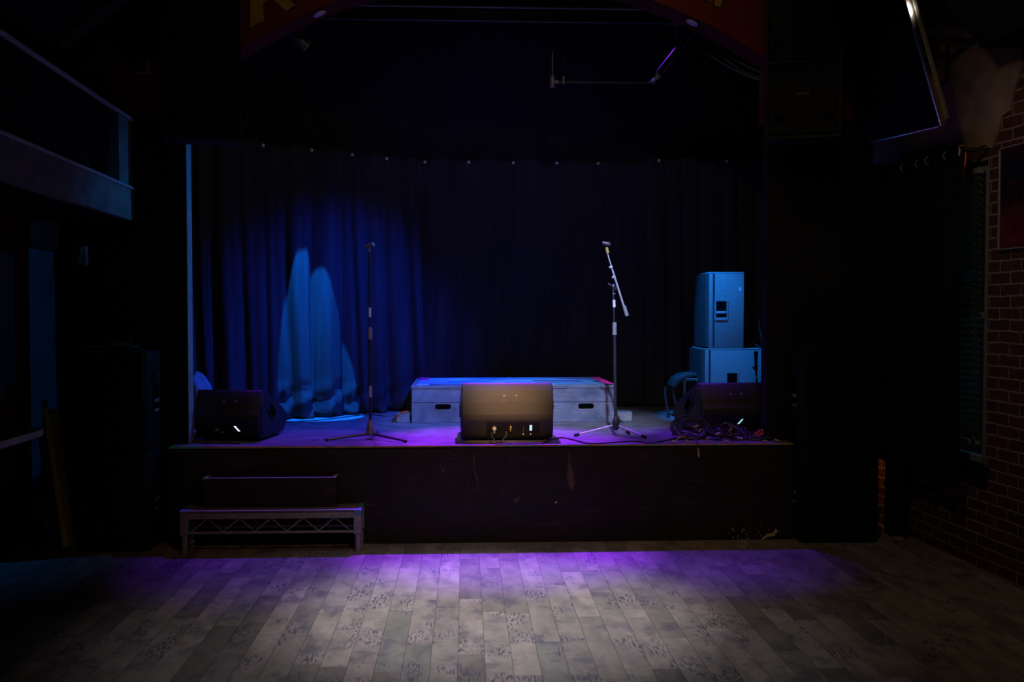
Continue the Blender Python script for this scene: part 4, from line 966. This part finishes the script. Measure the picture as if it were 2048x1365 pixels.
# ------------------------------------------------------------------ cables on the stage
def coil(name, label, c, R, turns, seed, hgt, conn, upright=0.0):
    rr = random.Random(seed); t = thing(name, label, 'cable', (c[0], c[1], S))
    b = MB()
    for k in range(turns):
        ph = rr.uniform(0, 6.28); R_ = R * rr.uniform(.70, 1.0); ox, oy = rr.uniform(-.03, .03), rr.uniform(-.02, .02)
        tx, ty = rr.uniform(-.35, .35) * hgt * 4, rr.uniform(.0, 1.0); base = rr.uniform(.005, hgt * .6)
        pts = []
        for i in range(33):
            a = ph + 2 * PI * i / 32; rad = R_ * (1 + .08 * math.sin(3 * a + ph) + .05 * math.sin(5 * a))
            x = c[0] + ox + rad * math.cos(a); y = c[1] + oy + rad * .62 * math.sin(a)
            if upright and k < turns * .75:
                q = R_ * 1.02; pts.append((c[0] + ox + q * math.cos(a) * (1 + .04 * math.sin(3 * a + ph)), c[1] + oy * .8 + q * .45 * math.sin(a), S + .008 + rr.uniform(0, .004) + q * upright * (1 + math.sin(a)) * (1 + .05 * math.sin(2 * a + ph)))); continue
            z = S + .007 + base + max(0, hgt * ty * (.5 + .5 * math.sin(a + tx))) + .01 * math.sin(4 * a + ph)
            pts.append((x, y, max(z, S + .006)))
        b.tube(pts, .0048, 6)
    b.build('loops', 'cable', t, True)
    for (px, py, ang, m, Y) in conn:
        p = at(px, py, Y); p.z = max(p.z, S + .010); d = Vector((math.cos(ang), -.25, math.sin(ang))).normalized()
        MB().cyl(p - d * .016, p + d * .012, .0068, .0078, 10).cyl(p + d * .012, p + d * .020, .0055, seg=10).build('plug', m, t, True)
    return t
coil('cable_coil', 'large coil of black cables with gold plugs in front of right monitor', (1.685, 7.32, S), .135, 13, 2, .115,
     ((1392, 853, .3, 'brass', 7.2), (1366, 874, .5, 'brass', 7.15), (1358, 876, .6, 'brass', 7.12), (1375, 883, -.7, 'brass', 7.08), (1348, 886, 0, 'silver', 7.1), (1400, 862, .9, 'silver', 7.2)), upright=0.58)
coil('cable_coil', 'tangled middle coil of black cables in front of the right monitor', (1.935, 7.27, S), .135, 11, 5, .07,
     ((1435, 868, .3, 'silver', 7.15), (1415, 880, 1.4, 'brass', 7.1), (1452, 886, 0, 'silver', 7.08), (1461, 860, 1, 'brass', 7.2), (1480, 877, 0, 'silver', 7.1)))
coil('cable_coil', 'flat coil of black cable nearest the right stage corner', (2.16, 7.24, S), .12, 7, 9, .03,
     ((1553, 881, -.3, 'silver', 7.1), (1529, 884, 0, 'brass', 7.09)))
q = at(1520, 868, 7.26)
tag(MB().tube([q + Vector((-.05, 0, -.012)), q + Vector((-.02, .02, .0)), q + Vector((.0, .01, .025)), q + Vector((.012, 0, .03)), q + Vector((.022, -.01, .0)), q + Vector((.0, -.02, -.006)), q + Vector((-.035, -.01, -.008)), q + Vector((-.01, .01, .012)), q + Vector((.024, .0, -.01))], .0065, 7).build('cable_tie', 'red_orange'),
    'red-orange cord on the coil nearest the right stage corner', 'cord')
q = at(1395, 893, YS)
tl = thing('dangling_cable', 'cable with a silver plug hanging over the stage edge', 'cable', (q.x, YS - .01, S))
MB().tube([(q.x - .03, YS + .14, S + .05), (q.x - .01, YS + .06, S + .03), (q.x, YS - .004, S + .012), (q.x + .001, YS - .012, S - .03)], .0045, 6).build('cord', 'cable', tl, True)
MB().cyl((q.x + .001, YS - .012, S - .026), (q.x + .006, YS - .012, S - .062), .0055, .008, 12).cyl((q.x + .006, YS - .012, S - .062), (q.x + .009, YS - .012, S - .092), .0085, .0085, 12).build('plug', 'silver', tl, True)
def deck_cable(label, pxs, r=.005, lift=0.0):
    P = [atz(px, py, S + r + .001) for px, py in pxs]
    # Catmull-Rom through the points
    out = []
    for i in range(len(P) - 1):
        p0, p1, p2, p3 = P[max(i - 1, 0)], P[i], P[i + 1], P[min(i + 2, len(P) - 1)]
        for k in range(8):
            t_ = k / 8; out.append(0.5 * ((2 * p1) + (p2 - p0) * t_ + (2 * p0 - 5 * p1 + 4 * p2 - p3) * t_ ** 2 + (3 * p1 - p0 - 3 * p2 + p3) * t_ ** 3))
    out.append(P[-1])
    for v in out: v.z = S + r + .001; v.y = max(v.y, YS + .015)
    return tag(MB().tube(out, r, 6).build('audio_cable', 'cable'), label, 'cable')
deck_cable('black cable lying along the stage edge from centre monitor to coils', [(1085, 887), (1105, 879), (1125, 876), (1150, 881), (1180, 887.5), (1220, 886), (1265, 883), (1300, 886), (1330, 882), (1352, 876)])
deck_cable('thin black cable bunched under the centre monitor panel', [(985, 887), (1000, 889), (1030, 889.5), (1060, 888), (1085, 887.5)], .004)
deck_cable('black cable running under the left monitor to the wall', [(350, 887), (372, 882), (395, 884), (420, 887), (450, 886), (480, 888)], .005)
deck_cable('thin cable on the deck at the foot of the left curtain', [(575, 846), (600, 843), (635, 841), (680, 836), (710, 832), (740, 829), (770, 833)], .004)
c1, c2 = at(981, 872, 7.18), at(1012, 870, 7.175)
tag(MB().tube([(0.185, 7.175, S + .075), (0.188, 7.15, S + .04), (0.22, 7.12, S + .012), (0.30, 7.09, S + .008), (0.45, 7.08, S + .008), (0.52, 7.085, S + .008)], .005, 6).build('audio_cable', 'cable'), 'cable hanging from the white plug of the centre monitor', 'cable')
tag(MB().tube([(0.292, 7.165, S + .080), (0.285, 7.14, S + .045), (0.25, 7.12, S + .014), (0.20, 7.10, S + .008), (0.16, 7.11, S + .008)], .005, 6).build('audio_cable', 'cable'), 'cable hanging from the gold plug of the centre monitor', 'cable')

# ------------------------------------------------------------------ steps in front of the stage
SX0, SX1, SY0, SY1 = -1.937, -0.715, 6.79, 7.015
ZD = 0.292
t = thing('stage_deck_step', 'low aluminium truss platform on the floor before the stage', 'step', ((SX0 + SX1) / 2, (SY0 + SY1) / 2, 0))
MB().box(SX0 + .004, SX1 - .004, SY0 + .004, SY1, ZD - .014, ZD, 0.002, 1).build('top_board', 'deck', t, True)
zb = at(500, 1066, SY0).z; zu0 = at(500, 1039, SY0).z
for y in (SY0, SY1 - .03):
    MB().box(SX0 + .03, SX1 - .03, y, y + .03, zu0, ZD - .018, 0.003, 1).build('upper_rail', 'alu', t, True)
    MB().box(SX0 + .03, SX1 - .03, y + .004, y + .026, zb - .010, zb + .006, 0.003, 1).build('lower_rail', 'alu', t, True)
    n = 5; w0 = SX0 + .075; w1 = SX1 - .075; st = (w1 - w0) / n
    for i in range(n):
        a = w0 + st * i
        MB().cyl((a, y + .015, zb + .006), (a + st / 2, y + .015, zu0 + .002), .0050, seg=8).build('lacing_rod', 'alu', t, True)
        MB().cyl((a + st / 2, y + .015, zu0 + .002), (a + st, y + .015, zb + .006), .0055, seg=8).build('lacing_rod', 'alu_bright', t, True)
for x in (SX0, SX1 - .052):
    for y in (SY0, SY1 - .05):
        MB().box(x, x + .052, y - .001, y + .05, zb - .018, ZD - .014, 0.003, 1).build('corner_post', 'alu', t, True)
        MB().cyl((x + .026, y + .025, 0.0), (x + .026, y + .025, zb - .016), .0215, seg=16).build('leg', 'alu', t, True)
for x in (SX0 + .004, SX1 - .034): MB().box(x, x + .03, SY0 + .05, SY1 - .05, zu0, ZD - .018, 0.003, 1).build('side_rail', 'alu', t, True)
MB().tube([(SX0 + .05, SY0 + .03, zb - .02), (SX0 + .075, SY0 + .03, zb - .05), (SX0 + .085, SY0 + .03, zb - .03)], .006, 6).build('latch', 'black_metal', t, True)
tp = MB().box(SX0, SX1, SY0 - .001, SY0 + .022, ZD - .002, ZD + .0012); tag(tp.build('edge_tape', 'grey_tape', t, True), 'pale tape on the front edge')
for xt in (SX0, SX1 - .03): tag(MB().box(xt, xt + .03, SY0 + .02, SY1, ZD - .002, ZD + .0014).build('edge_tape', 'blue_tape', t, True), 'blue tape across the end')
tag(MB().prism([(SX1 - .048, ZD), (SX1 + .001, ZD), (SX1 + .001, ZD - .02), (SX1 - .02, ZD - .045), (SX1 - .046, ZD - .03)], 'y', SY0 - .0025, SY0 - .0005).build('corner_tape', 'blue_tape', t, True), 'blue tape on the front corner')
for x in (SX0 + .16, SX1 - .19): MB().cyl((x, SY0 - .001, zu0 + .02), (x, SY0 + .003, zu0 + .02), .0045, seg=10).build('rivet_hole', 'hole', t, True)
BX0, BX1 = at(406, 955, 6.9).x, at(672, 955, 6.9).x; BZ = 0.497
t = thing('step_box', 'black wooden box step on the aluminium platform', 'step', ((BX0 + BX1) / 2, 6.96, ZD))
MB().box(BX0, BX1, 6.90, 7.018, ZD + .002, BZ, 0.003, 1).build('box', 'stage_front', t, True)
tag(MB().box(BX0, BX1, 6.899, 6.915, BZ - .002, BZ + .0012).box(BX0, BX0 + .025, 6.915, 7.018, BZ - .002, BZ + .0012).box(BX1 - .025, BX1, 6.915, 7.018, BZ - .002, BZ + .0012).build('edge_tape', 'grey_tape', t, True), 'pale tape around the top')
tag(MB().box(BX0 - .002, BX0 + .02, 6.8975, 6.92, BZ - .008, BZ + .002).box(BX0 + .005, BX0 + .035, 7.0, 7.019, BZ - .002, BZ + .002).box(BX1 - .02, BX1 + .001, 7.0, 7.019, BZ - .002, BZ + .004).build('corner_tape', 'green_tape', t, True), 'green tape on the corners')

# ------------------------------------------------------------------ groups of repeats
GROUPS = {'stage_monitor': 'stage monitors along the stage edge', 'loudspeaker': 'loudspeaker stacks beside the stage', 'hanging_loudspeaker': 'loudspeakers hung at the arch',
          'side_loudspeaker': 'stacked side speakers at stage right', 'stage_curtain': 'dark curtains around the stage', 'microphone_stand': 'microphone stands on the stage',
          'cable_coil': 'cable coils at the right stage corner', 'arch_light': 'round lights under the arch', 'power_cable': 'cables sagging from the arch', 'floor_box': 'floor boxes beside the riser',
          'audio_cable': 'loose black audio cables', 'speaker_cable': 'cables behind the blue speakers', 'cord': 'cords hanging over the balcony'}
for o in bpy.data.objects:
    if o.parent is None and 'label' in o and o.name.split('.')[0] in GROUPS: o['group'] = GROUPS[o.name.split('.')[0]]
